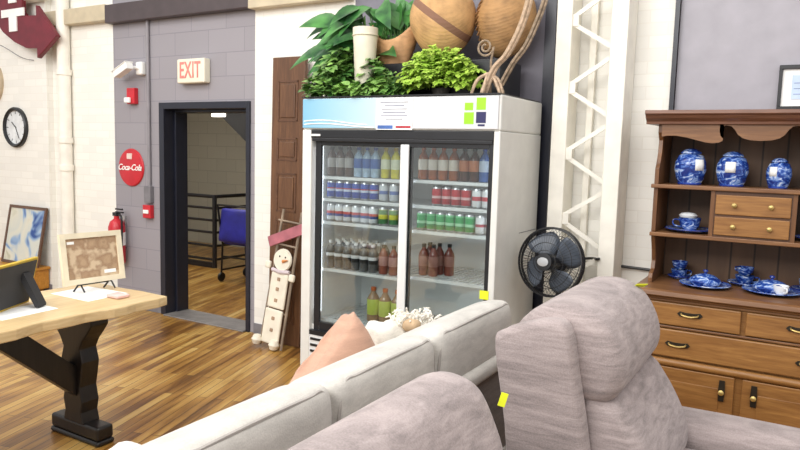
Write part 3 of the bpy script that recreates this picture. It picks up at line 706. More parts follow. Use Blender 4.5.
for x in (-.412, -.03):
    b = bm_new(); box(b, x-.010, x+.010, UY0-.005, UY1-.02, 1.192, 1.436); obj('divider', b, OAK_Z, hu)
b = bm_new(); box(b, -.402, -.04, UY0, UY0+.012, 1.192, 1.436); obj('drawer_case', b, OAK_DARK, hu)
for z0, z1_ in ((1.202, 1.300), (1.312, 1.416)):
    b = bm_new(); box(b, -.396, -.046, UY0-.012, UY0+.012, z0, z1_); d = obj('drawer', b, OAK_FRONT, hu, bevel=.004)
    for x in (-.305, -.135):
        b = bm_new(); lathe(b, [(0, 0), (.006, 0), (.006, .010), (.012, .014), (.013, .020), (.008, .025), (0, .026)], 12, mat=T(x, UY0-.012, (z0+z1_)/2) @ Rx(90)); obj('knob', b, BRASS, d, smooth=True, label='round brass knob')
# valance with curls
tp = []; zt = 1.745
half = [(-.693, 1.718), (-.66, 1.724), (-.62, 1.724), (-.57, 1.716), (-.52, 1.703), (-.47, 1.690), (-.44, 1.686), (-.405, 1.690), (-.388, 1.700), (-.386, 1.712), (-.398, 1.724), (-.405, 1.748), (-.396, 1.772), (-.375, 1.780), (-.350, 1.776), (-.332, 1.758), (-.318, 1.734), (-.295, 1.716), (-.26, 1.705), (-.21, 1.702)]
prof = half+[(2*HX-x, z) for x, z in half[::-1][1:]]
prof = [(x, z) for x, z in prof]
b = bm_new(); n = len(prof); fr_, bk = [], []
for (x, z) in prof:
    for L_, yy in ((fr_, UY0+.002), (bk, UY0+.020)): L_.append((b.verts.new((x, yy, z)), b.verts.new((x, yy, 1.79))))
for i in range(n-1):
    b.faces.new((fr_[i][0], fr_[i+1][0], fr_[i+1][1], fr_[i][1])); b.faces.new((bk[i][0], bk[i][1], bk[i+1][1], bk[i+1][0])); b.faces.new((fr_[i][0], bk[i][0], bk[i+1][0], fr_[i+1][0])); b.faces.new((fr_[i][1], fr_[i+1][1], bk[i+1][1], bk[i][1]))
b.faces.new((fr_[0][0], fr_[0][1], bk[0][1], bk[0][0])); b.faces.new((fr_[-1][0], bk[-1][0], bk[-1][1], fr_[-1][1]))
obj('valance', b, OAK_X, hu)
b = bm_new(); prism(b, [(UY1, 1.79), (UY1, 1.858), (UY0-.07, 1.858), (UY0-.072, 1.838), (UY0-.055, 1.832), (UY0-.045, 1.815), (UY0-.018, 1.80), (UY0-.016, 1.785)], -.775, .355, 'X'); obj('crown_moulding', b, wood('reddish_oak', '5E3E2E', '8E6450', 'X'), hu, bevel=.003)
# china
def ginger_jar(h, r, label, loc, tag_a=None):
    o = thing('ginger_jar', label, 'jar', loc)
    b = bm_new(); lathe(b, [(0, 0), (r*.72, 0), (r*.72, h*.04), (r*.86, h*.16), (r, h*.42), (r*.97, h*.62), (r*.78, h*.80), (r*.52, h*.86), (0, h*.86)], 28); obj('body', b, CHINA, o, world=False, smooth=True)
    b = bm_new(); lathe(b, [(r*.50, h*.855), (r*.66, h*.86), (r*.64, h*.90), (r*.40, h*.97), (r*.15, h), (0, h)], 24); obj('lid', b, CHINA, o, world=False, smooth=True)
    b = bm_new(); lathe(b, [(r*.73, 0.0005), (r*.76, h*.015), (r*.76, h*.04), (r*.73, h*.05)], 28); obj('foot_ring', b, COBALT, o, world=False, smooth=True)
    if tag_a is not None:
        b = bm_new(); g = []
        for a in (-.32, -.16, 0, .16, .32): g.append([b.verts.new((r*k_*math.sin(a+tag_a), -r*k_*math.cos(a+tag_a), h*z_)) for k_, z_ in ((1.012, .40), (1.02, .55), (.975, .70))])
        for A, B in zip(g, g[1:]):
            for q in range(2): b.faces.new((A[q], B[q], B[q+1], A[q+1]))
        t = obj('paper_label', b, PAPER, o, world=False, smooth=True, label='white paper label on the jar'); m_ = t.modifiers.new('thick', 'SOLIDIFY'); m_.thickness = .0015
    return o
S1 = 1.4583; S2 = 1.1923; CT = .9053
ginger_jar(.200, .083, 'tall blue and white lidded jar at the left end of the top hutch shelf', (-.552, 4.10, S1), .75)
ginger_jar(.188, .081, 'blue and white lidded jar under the left curl of the hutch valance', (-.340, 4.10, S1), -.05)
ginger_jar(.160, .061, 'small blue and white lidded jar second from the right on the top shelf in view', (-.118, 4.10, S1), -.45)
ginger_jar(.175, .070, 'blue and white lidded jar cut off by the right picture edge', (.060, 4.10, S1))
def plate(r, label, loc, rim=COBALT):
    o = thing('plate', label, 'plate', loc)
    b = bm_new(); lathe(b, [(0, .002), (r*.5, 0), (r*.6, .002), (r*.97, .016), (r, .018), (r*.985, .021), (r*.62, .008), (0, .006)], 36); obj('dish', b, CHINA, o, world=False, smooth=True)
    b = bm_new(); tube(b, [(r*.99*math.cos(2*PI*k/36), r*.99*math.sin(2*PI*k/36), .0195) for k in range(36)], .0032, 6, True); obj('rim', b, rim, o, world=False, smooth=True); return o
def cup(r, h, label, loc, rot=0, mat=CHINA):
    o = thing('cup', label, 'cup', loc, (0, 0, math.radians(rot)))
    b = bm_new(); lathe(b, [(0, 0), (r*.55, 0), (r*.58, h*.06), (r*.85, h*.35), (r*.97, h*.75), (r*1.03, h), (r*.98, h), (r*.88, h*.7), (r*.5, h*.14), (0, h*.12)], 28); obj('bowl', b, mat, o, world=False, smooth=True)
    b = bm_new(); tube(b, px_([(r*.9, 0, h*.78), (r*1.45, 0, h*.82), (r*1.5, 0, h*.45), (r*.82, 0, h*.28)]), .0042, 6); obj('handle', b, mat, o, world=False, smooth=True); return o
def saucer_stack(x, y, z, r, lab_p, lab_c, rot=0, cr=.044, ch=.062, mat=CHINA, rim=COBALT):
    plate(r, lab_p, (x, y, z), rim); cup(cr, ch, lab_c, (x, y, z+.0065), rot, mat)
saucer_stack(-.535, 4.10, S2, .128, 'blue plate in the left cubbyhole of the hutch', 'blue and white cup on the plate in the left cubbyhole', 200, .058, .075)
b = bm_new(); lathe(b, [(0, .0), (.044, 0), (.05, .012), (.036, .024), (0, .03)], 20); place(tag(obj('china_lid', b, CHINA_WHITE, smooth=True), 'white china lid on the cup in the left cubbyhole', 'lid'), (-.545, 4.10, S2+.0825))
saucer_stack(.085, 4.12, S2, .11, 'blue plate in the right cubbyhole cut off by the picture edge', 'cup on the plate in the right cubbyhole', 20, .05, .06)
saucer_stack(-.585, 4.20, CT, .062, 'small blue saucer at the back left of the hutch counter', 'blue cup at the back left of the hutch counter', 30, .045, .05)
cup(.043, .045, 'blue cup stacked upside in the back left cup on the counter', (-.585, 4.20, CT+.0575), 120)
def covered_dish(x, y, r, lp, ll, extra=None):
    plate(r, lp, (x, y, CT), CHINA)
    o = thing('covered_dish', ll, 'dish', (x, y, CT+.0065)); k = r/.125
    b = bm_new(); lathe(b, [(0, 0), (.06*k, 0), (.078*k, .02), (.08*k, .028), (.072*k, .04), (.045*k, .058), (.02*k, .066), (0, .067)], 28); obj('dome', b, CHINA, o, world=False, smooth=True)
    b = bm_new(); lathe(b, [(0, .065), (.008, .066), (.007, .074), (.014, .080), (.012, .088), (0, .091)], 16); obj('knob', b, COBALT, o, world=False, smooth=True)
covered_dish(-.425, 4.02, .130, 'wide blue plate at the front left of the hutch counter', 'domed blue and white dish on the front left plate')
saucer_stack(-.245, 4.21, CT, .085, 'blue patterned saucer at the back middle of the hutch counter', 'blue and white cup at the back middle of the counter', 10, .048, .052, CHINA, CHINA)
cup(.044, .045, 'blue cup nested in the cup at the back middle of the counter', (-.245, 4.21, CT+.0595), 140)
covered_dish(-.105, 4.05, .140, 'wide blue plate at the front right of the hutch counter', 'domed blue and white dish on the front right plate')
cup(.036, .05, 'white cup in front of the dome on the front right plate', (-.06, 3.965, CT+.012), -60, CHINA_WHITE)
saucer_stack(.06, 4.22, CT, .08, 'saucer by the right picture edge on the hutch counter', 'cup by the right picture edge on the hutch counter', 30)
# framed print on the wall above
pf = thing('framed_print', 'dark framed pale blue print on the grey wall above the hutch', 'picture', (.13, W, 1.9))
x0, x1, z0, z1_ = -.165, .42, 1.88, 2.125
b = bm_new(); box(b, x0, x1, W-.002, W+.03, z1_-.022, z1_); box(b, x0, x1, W-.002, W+.03, z0, z0+.022); box(b, x0, x0+.018, W-.002, W+.03, z0+.022, z1_-.022); box(b, x1-.018, x1, W-.002, W+.03, z0+.022, z1_-.022); obj('frame', b, BLACKPL, pf, bevel=.002)
b = bm_new(); box(b, x0+.018, x1-.018, W+.012, W+.03, z0+.022, z1_-.022); obj('mat_board', b, PAPER, pf)
b = bm_new(); box(b, x0+.065, x1-.065, W+.009, W+.012, z0+.06, z1_-.055); pp = obj('print', b, plain('pale_blue_print', 'C3D5F0', .5, var=.05), pf)
b = bm_new()
for k in range(3): box(b, x0+.075, x1-.075, W+.008, W+.009, z0+.085+.03*k, z0+.089+.03*k)
obj('print_line', b, plain('blue_grey_ink', '7C8DB0', .5), pp)

# ------------------------------------------------------------------ lattice column, rod, fan
lc = thing('lattice_column', 'tall cream steel column of two posts laced with zigzag bars right of the fridge', 'column', (-1.15, 4.2, 0))
for x0, x1, y0, y1 in ((-1.372, -1.275, 4.13, 4.32), (-1.035, -.937, 4.10, 4.32)):
    b = bm_new(); box(b, x0, x1, y0, y1, 0, H); obj('post', b, CREAM, lc, bevel=.006)
b = bm_new(); box(b, -1.205, -1.165, 4.285, 4.32, 0, H); obj('back_angle', b, CREAM, lc, bevel=.004)
zz = .03; k = 0
while zz < H-.3:
    for (xa, za, xb, zb) in ((-1.275, zz, -1.035, zz+.155), (-1.035, zz+.215, -1.275, zz+.365)):
        b = bm_new(); d = V((xb-xa, 0, zb-za)).normalized(); nn = V((-d.z, 0, d.x))*.013
        p, q = V((xa, 0, za))-d*.02, V((xb, 0, zb))+d*.02
        prism(b, [((p-nn).x, (p-nn).z), ((q-nn).x, (q-nn).z), ((q+nn).x, (q+nn).z), ((p+nn).x, (p+nn).z)], 4.145, 4.157, 'Y'); obj('lacing_bar', b, CREAM, lc)
    b = bm_new(); box(b, -1.277, -1.238, 4.140, 4.146, zz-.055, zz+.02); obj('gusset', b, CREAM, lc, bevel=.003)
    zz += .4; k += 1
b = bm_new(); tube(b, [(-.94, W-.025, .925), (-.70, W-.025, .92)], .009, 8); box(b, -.75, -.735, W-.03, W, .905, .935)
tag(obj('wall_rod', b, BLACK, smooth=True), 'thin black rod on the white wall left of the hutch', 'rod')
b = bm_new(); tube(b, px_([(-1.165, 4.27, .955), (-1.10, 4.25, .965), (-1.04, 4.095, .985), (-1.02, 4.09, .99)]), .009, 6); tag(obj('black_cable', b, BLACK, smooth=True), 'short black cable reaching round the column behind the fan', 'cable')
FAN = V((-1.225, 3.80, .985))
fa = thing('pedestal_fan', 'black round pedestal fan between the fridge and the lattice column', 'fan', (FAN.x, FAN.y, 0))
FM = T(*FAN) @ Rz(-9) @ Rx(-7) @ Rx(90)      # local +Z looks out of the front
FD = plain('smoky_blade', '565E6A', .35, var=.1)
R_ = .198
def cage(sgn, depth):
    b = bm_new()
    for q in range(4):
        rr = R_*(.34+.66*q/3); zf = depth*math.sqrt(max(0, 1-((rr/R_)**2)*.96)); tube(b, [FM @ V((rr*math.cos(2*PI*k/40), rr*math.sin(2*PI*k/40), sgn*zf)) for k in range(40)], .0022 if q < 3 else .007, 5, True)
    for k in range(56):
        a = 2*PI*k/56; pts = []
        for q in range(7):
            rr = R_*(.26+.74*q/6); zf = depth*math.sqrt(max(0, 1-((rr/R_)**2)*.96)); pts.append(FM @ V((rr*math.cos(a+.12*q/6*sgn), rr*math.sin(a+.12*q/6*sgn), sgn*zf)))
        tube(b, pts, .0012, 3)
    return b
obj('front_cage', cage(1, .085), BLACK, fa, smooth=True); obj('rear_cage', cage(-1, .075), BLACK, fa, smooth=True)
for k in range(4):
    a0 = 2*PI*k/4+.35; b = bm_new(); rows = []
    for i in range(9):
        t = i/8; rr = .035+.145*t; sw = .34+.34*math.sin(PI*min(1, t*.9)); row_ = []
        for j in range(7):
            u = j/6*2-1; row_.append(b.verts.new(FM @ V((rr*math.cos(a0+u*sw+.25*t), rr*math.sin(a0+u*sw+.25*t), -.02+.03*u))))
        rows.append(row_)
    for A, B in zip(rows, rows[1:]):
        for j in range(6): b.faces.new((A[j], A[j+1], B[j+1], B[j]))
    bl_ = obj('blade', b, FD, fa, smooth='all'); so = bl_.modifiers.new('thick', 'SOLIDIFY'); so.thickness = .003
b = bm_new(); lathe(b, [(0, -.06), (.045, -.06), (.045, .02), (.052, .078), (.050, .094), (0, .098)], 28, mat=FM); hb = obj('hub', b, BLACKPL, fa, smooth=True)
b = bm_new(); lathe(b, [(0, .0975), (.030, .0985), (.030, .102), (0, .104)], 24, mat=FM @ Matrix.Diagonal((1.15, .85, 1, 1))); obj('badge', b, SILVER, hb, smooth=True, label='silver oval hub badge')
b = bm_new(); lathe(b, [(0, -.20), (.045, -.19), (.062, -.15), (.065, -.08), (.04, -.062), (0, -.06)], 24, mat=FM); obj('motor', b, BLACKPL, fa, smooth=True)
b = bm_new(); hb_ = FM @ V((0, 0, -.12)); tube(b, [(hb_.x, hb_.y, hb_.z-.05), (hb_.x, hb_.y, .03)], .017, 12); obj('pole', b, BLACKPL, fa, smooth=True)
b = bm_new(); lathe(b, [(0, 0), (.17, 0), (.175, .012), (.05, .035), (.022, .06), (0, .06)], 32, (hb_.x, hb_.y, 0)); obj('base', b, BLACKPL, fa, smooth=True)

# ------------------------------------------------------------------ leaning door and snowman sled
dl = thing('panel_door', 'narrow brown six-panel wooden door leaning beside the fridge', 'door', (-3.57, 4.22, 0))
DM = T(-3.56, 4.215, 0) @ Rx(-1.0)
b = bm_new(); box(b, -.165, .165, -.018, .018, 0.002, 2.315, DM); obj('slab', b, DOORWOOD, dl, bevel=.004)
for z0, z1_ in ((.18, .58), (.66, 1.02), (1.09, 1.40), (1.50, 1.68), (1.81, 2.13)):
    b = bm_new()
    for x0, x1, za, zb in ((-.10, .10, z0, z0+.012), (-.10, .10, z1_-.012, z1_), (-.10, -.088, z0, z1_), (.088, .10, z0, z1_)): box(b, x0, x1, -.023, -.017, za, zb, DM)
    pn = obj('panel_moulding', b, OAK_DARK, dl)
    b = bm_new(); box(b, -.075, .075, -.026, -.017, z0+.03, z1_-.03, DM); obj('raised_panel', b, DOORWOOD, pn, bevel=.008)
SM = T(-3.555, 4.05, 0) @ Rx(-6.2) @ Ry(5)
sn = thing('snowman_sled', 'white wooden snowman on a small leaning sled ladder beside the doorway', 'decoration', (-3.555, 4.05, 0))
STICK = plain('weathered_stick', '8B7C6C', .7, var=.15); SNOW = plain('antique_white', 'E8E1D0', .7, var=.04)
for xa, xb in ((-.125, -.085), (.095, .100)):
    b = bm_new(); tube(b, [SM @ V((xa, 0, .012)), SM @ V((xb, 0, 1.12))], .011, 8); obj('rail', b, STICK, sn, smooth=True)
for z in (.30, .84, 1.03):
    b = bm_new(); tube(b, [SM @ V((-.12, 0, z)), SM @ V((.105, 0, z))], .008, 8); obj('rung', b, STICK, sn, smooth=True)
b = bm_new(); box(b, -.20, .175, -.030, -.012, -.042, .042, SM @ T(.01, 0, .93) @ Ry(-26)); obj('sign_board', b, plain('dusty_pink_paint', 'A8646E', .7, var=.1), sn, bevel=.003, label='dusty pink slanted board')
b = bm_new(); box(b, -.088, .082, -.034, -.012, .335, .620, SM); obj('upper_body', b, SNOW, sn, bevel=.012)
b = bm_new(); box(b, -.098, .078, -.034, -.012, .045, .325, SM); obj('lower_body', b, SNOW, sn, bevel=.012)
b = bm_new(); lathe(b, [(0, 0), (.085, 0), (.09, .008), (.085, .022), (0, .022)], 28, mat=SM @ T(.0, -.012, .725) @ Rx(90)); hdn = obj('head', b, SNOW, sn, smooth=True)
b = bm_new(); lathe(b, [(0, 0), (.014, 0), (.003, .06), (0, .062)], 12, mat=SM @ T(.012, -.034, .715) @ Ry(70) @ Rx(15)); obj('nose', b, plain('carrot_orange', 'D28A4E', .6), hdn, smooth=True, label='orange carrot nose')
for x in (-.028, .03):
    b = bm_new(); lathe(b, [(0, 0), (.008, .001), (0, .006)], 10, mat=SM @ T(x, -.034, .75) @ Rx(90)); obj('eye', b, BLACK, hdn, smooth=True)
for z in (.57, .49, .40, .255, .16):
    b = bm_new(); box(b, -.018, .012, -.040, -.033, z-.014, z+.014, SM); obj('button', b, plain('brown_button', 'A78C74', .6), sn, bevel=.003, label='brown square button')
for x, z in ((-.14, .665), (.115, .60)):
    b = bm_new(); cushion(b, .055, .03, .06, .014, mat=SM @ T(x, -.024, z)); obj('mitten', b, SNOW, sn, smooth='all')
for x, z in ((-.135, .05), (.045, .045)):
    b = bm_new(); lathe(b, [(0, -.045), (.03, -.035), (.045, 0), (.03, .035), (0, .045)], 20, mat=SM @ T(x, -.035, z+.004)); obj('boot', b, SNOW, sn, smooth=True)
b = bm_new(); tube(b, [SM @ V((-.09, -.026, .635)), SM @ V((0, -.036, .628)), SM @ V((.085, -.026, .64))], .016, 8); obj('scarf', b, plain('pale_lilac_scarf', 'C9BCC0', .9), sn, smooth=True)

# ------------------------------------------------------------------ on the grey wall
ex = thing('exit_sign', 'cream exit sign with red letters above the dark doorway', 'sign', (-4.70, W, 2.25))
b = bm_new(); box(b, -4.855, -4.515, W-.075, W, 2.145, 2.355); obj('housing', b, plain('ivory_plastic', 'E9E3CF', .5, var=.02), ex, bevel=.012)
b = text_bm('EXIT', .2, .002, 0, 1.05); xform(b, T(-4.69, W-.077, 2.25) @ UPR @ Matrix.Scale(.62, 4, V((1, 0, 0)))); obj('letters', b, plain('faded_red_letters', 'DF857C', .5), ex)
b = bm_new(); tube(b, [(-5.305, W-.018, 1.21), (-5.305, W-.018, H)], .017, 10); cdn = tag(obj('conduit', b, plain('grey_conduit_paint', '8B878C', .5, var=.04), smooth=True), 'grey vertical conduit up the grey wall left of the doorway', 'pipe')
b = bm_new(); box(b, -5.355, -5.265, W-.045, W, 1.05, 1.21); tag(obj('switch_box', b, GREYPL, bevel=.006), 'grey electrical box at the foot of the conduit', 'box')
cm = thing('security_camera', 'white bullet security camera on the grey wall', 'camera', (-5.42, W, 2.3))
b = bm_new(); box(b, -5.43, -5.345, W-.06, W, 2.24, 2.36); obj('wall_box', b, WHITE, cm, bevel=.015)
b = bm_new(); tube(b, [(-5.39, W-.05, 2.30), (-5.42, W-.12, 2.305)], .016, 10); obj('arm', b, WHITE, cm, smooth=True)
b = bm_new(); CMX = T(-5.43, W-.15, 2.30) @ Rz(-10) @ Ry(-17); box(b, -.20, .05, -.035, .035, -.032, .032, CMX); box(b, -.225, .055, -.042, .042, .030, .038, CMX); obj('body', b, WHITE, cm, bevel=.008)
b = bm_new(); lathe(b, [(0, 0), (.024, 0), (.024, .004), (0, .005)], 20, mat=CMX @ T(-.20, 0, 0) @ Ry(-90)); obj('lens', b, BLACKPL, cm, smooth=True)
al = thing('fire_strobe', 'small red fire alarm strobe with white lens under the camera', 'alarm', (-5.52, W, 2.04))
b = bm_new(); box(b, -5.575, -5.465, W-.05, W, 1.975, 2.125); obj('housing', b, RED, al, bevel=.008)
b = bm_new(); box(b, -5.585, -5.505, W-.075, W-.05, 1.985, 2.035); obj('lens', b, WHITE, al, bevel=.008)
pu = thing('pull_station', 'small red square fire alarm pull station beside the door frame', 'alarm', (-5.32, W, .97))
b = bm_new(); box(b, -5.375, -5.265, W-.045, W, .905, 1.03); obj('housing', b, RED, pu, bevel=.006)
b = bm_new(); box(b, -5.355, -5.285, W-.058, W-.045, .95, .985); obj('pull_bar', b, WHITE, pu, bevel=.004)
cs = thing('round_sign', 'round red sign with white script lettering on the grey wall', 'sign', (-5.57, W, 1.375))
b = bm_new(); lathe(b, [(0, 0), (.178, 0), (.182, .006), (.172, .018), (.10, .026), (0, .028)], 40, mat=T(-5.573, W, 1.375) @ Rx(90)); obj('disc', b, RED, cs, smooth=True)
b = text_bm('Coca-Cola', .082, .0015, .35, .95); xform(b, T(-5.573, W-.030, 1.375) @ UPR); obj('lettering', b, WHITE, cs)
b = bm_new(); box(b, -5.61, -5.54, W-.032, W-.018, 1.455, 1.51); obj('badge', b, plain('pale_badge', 'E6CFC6', .6), cs, bevel=.003)
fe_ = thing('fire_extinguisher', 'red fire extinguisher hanging low on the grey wall by its corner', 'extinguisher', (-5.69, W-.10, .44))
b = bm_new(); lathe(b, [(0, .44), (.07, .44), (.078, .455), (.078, .80), (.06, .85), (.025, .88), (.025, .91), (0, .91)], 24, (-5.69, W-.095, 0)); obj('cylinder', b, RED, fe_, smooth=True)
b = bm_new(); lathe(b, [(.0785, .62), (.0795, .621), (.0795, .745), (.0785, .746)], 24, (-5.69, W-.095, 0)); obj('label_band', b, PAPER, fe_, smooth=True)
b = bm_new(); box(b, -5.72, -5.66, W-.12, W-.07, .905, .94); box(b, -5.70, -5.59, W-.105, W-.085, .935, .95, None); box(b, -5.70, -5.60, W-.105, W-.085, .965, .98); obj('valve_lever', b, BLACKPL, fe_, bevel=.003)
b = bm_new(); tube(b, px_([(-5.66, W-.10, .92), (-5.60, W-.11, .90), (-5.595, W-.11, .75), (-5.605, W-.11, .55)]), .010, 8); obj('hose', b, BLACKPL, fe_, smooth=True)
b = bm_new(); box(b, -5.715, -5.665, W-.02, W, .60, .90); obj('bracket', b, SILVER, fe_)

# ------------------------------------------------------------------ on the white wall at left
WL = W-.07
def clock(name, label, x, z, r, rimm, face, rw, hands=True):
    o = thing(name, label, 'clock', (x, WL, z)); Mx = T(x, WL, z) @ Rx(90)
    b = bm_new(); lathe(b, [(r-rw, .0), (r, 0), (r, .03), (r-rw*.4, .042), (r-rw, .030), (r-rw, .0)], 40, mat=Mx); b2 = None
    obj('rim', b, rimm, o, smooth=True)
    b = bm_new(); lathe(b, [(0, .0), (r-rw*.9, 0), (r-rw*.9, .012), (0, .012)], 40, mat=Mx); fc = obj('dial', b, face, o, smooth=True)
    for k in range(12):
        a = 2*PI*k/12; b = bm_new(); box(b, -.003, .003, r*.66, r*.80, .012, .014, Mx @ Matrix.Rotation(a, 4, 'Z')); obj('hour_mark', b, BLACK, fc)
    for a, L_ in ((.9, r*.42), (3.6, r*.60)):
        b = bm_new(); box(b, -.004, .004, -.015, L_, .015, .018, Mx @ Matrix.Rotation(a, 4, 'Z')); obj('hand', b, BLACK, o)
    return o
clock('wall_clock', 'black rimmed round wall clock on the white wall above the leaning picture', -7.36, 1.745, .215, BLACKPL, plain('pale_dial', 'DDE0E2', .6), .035)
clock('wall_clock', 'tan rimmed round clock cut off by the left picture edge under the arrow sign', -7.83, 2.23, .25, plain('tan_rim', 'B9A78C', .5), PAPER, .05)
ar = thing('arrow_sign', 'dark red arrow sign with white capital letters high on the left', 'sign', (-7.2, WL-.10, 2.8))
AR = plain('maroon_paint', '6E1C2A', .5, var=.08); YA = WL-.10
shp = [(x+.22, z-.07) for x, z in [(-7.62, 3.40), (-7.17, 3.40), (-7.17, 2.98), (-7.12, 2.93), (-6.93, 2.92), (-6.93, 3.02), (-6.60, 2.70), (-6.93, 2.50), (-6.93, 2.60), (-7.12, 2.61), (-7.32, 2.68), (-7.52, 2.79), (-7.66, 2.92), (-7.72, 3.05)]]
b = bm_new(); prism(b, shp, YA-.05, YA, 'Y'); obj('board', b, AR, ar, bevel=.006)
b = bm_new(); box(b, -7.2, -7.16, YA, WL, 3.0, 3.04); box(b, -6.95, -6.91, YA, WL, 2.68, 2.72); obj('wall_bracket', b, BLACK, ar)
b = bm_new(); prism(b, [(-7.165, 2.715), (-7.03, 2.715), (-7.03, 2.862), (-6.895, 2.862), (-6.895, 2.94), (-7.30, 2.94), (-7.30, 2.862), (-7.165, 2.862)], YA-.062, YA-.051, 'Y'); obj('letter', b, WHITE, ar)
b = bm_new(); box(b, -7.165, -7.03, YA-.062, YA-.051, 3.00, 3.23); obj('letter', b, WHITE, ar)
b = bm_new(); tube(b, px_([(-7.75, YA-.01, 2.68), (-7.45, YA+.02, 2.60), (-7.15, YA+.05, 2.47), (-7.0, WL-.01, 2.44)]), .004, 6); obj('shadow_line', b, GREYPL, ar, smooth=True)  # grey strand drawn in for the faint shadow line behind the sign
wp = thing('wall_pipe', 'white vertical pipe with couplings in the corner of the white wall', 'pipe', (-6.5, W-.06, 0))
b = bm_new(); tube(b, [(-6.51, W-.065, 0), (-6.51, W-.065, H)], .062, 16); obj('riser', b, CREAM, wp, smooth=True)
for z in (.5, 1.34, 1.62, 2.3):
    b = bm_new(); lathe(b, [(.064, z-.03), (.074, z-.028), (.074, z+.028), (.064, z+.03)], 16, (-6.51, W-.065, 0)); obj('coupling', b, CREAM, wp, smooth=True)
ch = thing('wooden_chest', 'orange pine chest against the white wall with a picture standing on it', 'chest', (-7.45, 4.05, 0))
b = bm_new(); box(b, -8.3, -6.83, 3.92, 4.245, .05, .255); box(b, -8.24, -6.89, 3.97, 4.22, 0, .05); obj('body', b, ORANGEWOOD, ch, bevel=.006)
b = bm_new(); box(b, -8.32, -6.81, 3.90, 4.25, .255, .285); obj('lid', b, ORANGEWOOD, ch, bevel=.006)
LP = T(-7.14, 4.12, .2852) @ Rx(-11)
lp = thing('leaning_picture', 'dark framed blue and cream abstract picture leaning on the wall above the chest', 'picture', (-7.14, 4.12, .285))
b = bm_new()
for x0, x1, z0, z1_ in ((-.34, .34, .002, .03), (-.34, .34, .60, .63), (-.34, -.31, .03, .60), (.31, .34, .03, .60)): box(b, x0, x1, -.02, .0, z0, z1_, LP)
obj('frame', b, OAK_DARK, lp)
s = N('abstract_canvas').set(.7); f = s.noise(s.coords((1, 1, 1)), 3.2, 2, .5, 1.3); s.l(s.ramp(f, [(.30, '31508F'), (.39, '8FA9C8'), (.44, 'C9CCC4'), (.58, 'D5D2C2'), (.70, 'A9A888')]), s.b.inputs['Base Color'])
b = bm_new(); box(b, -.31, .31, -.012, -.002, .03, .60, LP); obj('canvas', b, s.m, lp)

# ------------------------------------------------------------------ live-edge table and what is on it
ta = thing('trestle_table', 'pale live-edge plank table on a black trestle base', 'table', (-3.32, 1.5, 0))
TZ = .765
pts = []
for i in range(33):
    y = 2.545-(2.545-.25)*i/32; pts.append((-2.985+.014*math.sin(y*9)+.010*math.sin(y*23+1), y))
left = [(-3.655+.016*math.sin(y*8+2), y) for (_, y) in pts[::-1]]
tip = [(-3.58, 2.552), (-3.40, 2.540), (-3.20, 2.552), (-3.06, 2.545)]
b = bm_new(); prism(b, pts+left+tip, TZ-.052, TZ, 'Z'); obj('tabletop', b, LIVEEDGE, ta, bevel=.007)
def xz(sx): return [(-3.295+sx*a, z) for a, z in ((.085, .10), (.068, .16), (.082, .22), (.064, .30), (.078, .36), (.092, .44), (.070, .51), (.098, .56), (.135, .60), (.175, .65), (.175, .712))]
for yy in (2.21, .62):
    b = bm_new(); box(b, -3.505, -3.085, yy-.055, yy+.055, .0, .03); box(b, -3.50, -3.09, yy-.050, yy+.050, .03, .105); obj('foot', b, BLACKWOOD, ta, bevel=.018, bseg=3)
    b = bm_new(); prism(b, xz(1)+xz(-1)[::-1], yy-.052, yy+.052, 'Y'); obj('pedestal', b, BLACKWOOD, ta, bevel=.006)
b = bm_new(); prism(b, [(2.159, .25), (2.159, .415), (1.82, .712), (1.64, .712)], -3.335, -3.255, 'X'); obj('brace', b, BLACKWOOD, ta, bevel=.004)
b = bm_new(); prism(b, [(.671, .25), (.671, .415), (1.01, .712), (1.19, .712)], -3.335, -3.255, 'X'); obj('brace', b, BLACKWOOD, ta, bevel=.004)
def sheet(pts, label, z=TZ):
    b = bm_new(); prism(b, pts, z+.0005, z+.002, 'Z'); return tag(obj('paper_sheet', b, PAPER), label, 'paper')
sheet([(-3.53, 2.20), (-3.20, 2.20), (-3.22, 2.46), (-3.55, 2.44)], 'white paper sheet lying at the far end of the table')
sheet([(-3.36, 1.70), (-3.16, 1.73), (-3.18, 2.02), (-3.36, 2.02)], 'white paper sheet under the yellow frame on the table')
b = bm_new(); cushion(b, .10, .08, .02, .008, mat=T(-3.17, 2.36, TZ+.011)); tag(obj('pink_cloth', b, plain('pale_pink_cloth', 'DDB7B0', .9), smooth='all'), 'small pale pink cloth beside the paper at the table end', 'cloth')
# cream framed collage standing on a small easel
EA = T(-3.40, 2.385, TZ+.0015) @ Rz(84) @ Rx(-9)
ce = thing('framed_collage', 'cream framed brown collage standing on the far end of the table', 'picture', (-3.46, 2.36, TZ))
x0, x1, z0, z1_ = -.18, .18, .05, .335
CR = plain('cream_wood_frame', 'E2D7BD', .6, var=.05)
b = bm_new()
for a0, a1, c0, c1 in ((x0, x1, z0, z0+.03), (x0, x1, z1_-.03, z1_), (x0, x0+.03, z0+.03, z1_-.03), (x1-.03, x1, z0+.03, z1_-.03)): box(b, a0, a1, -.018, .006, c0, c1, EA)
obj('frame', b, CR, ce)
s = N('brown_collage').set(.8); v = s.coords((1, 1, 1)); n_ = s.n('ShaderNodeTexVoronoi'); n_.distance = 'CHEBYCHEV'; n_.inputs['Scale'].default_value = 13; s.l(v, n_.inputs['Vector'])
n2 = s.noise(v, 30, 3); ad = s.n('ShaderNodeMath'); ad.operation = 'MULTIPLY_ADD'; ad.inputs[1].default_value = .6; s.l(n2, ad.inputs[0]); s.l(n_.outputs['Distance'], ad.inputs[2])
s.l(s.ramp(ad.outputs[0], [(.2, '8A6C52'), (.45, 'B3987A'), (.7, '9C7F64'), (.9, 'C9B396')]), s.b.inputs['Base Color'])
b = bm_new(); box(b, x0+.03, x1-.03, -.008, .002, z0+.03, z1_-.03, EA); bd = obj('board', b, s.m, ce)
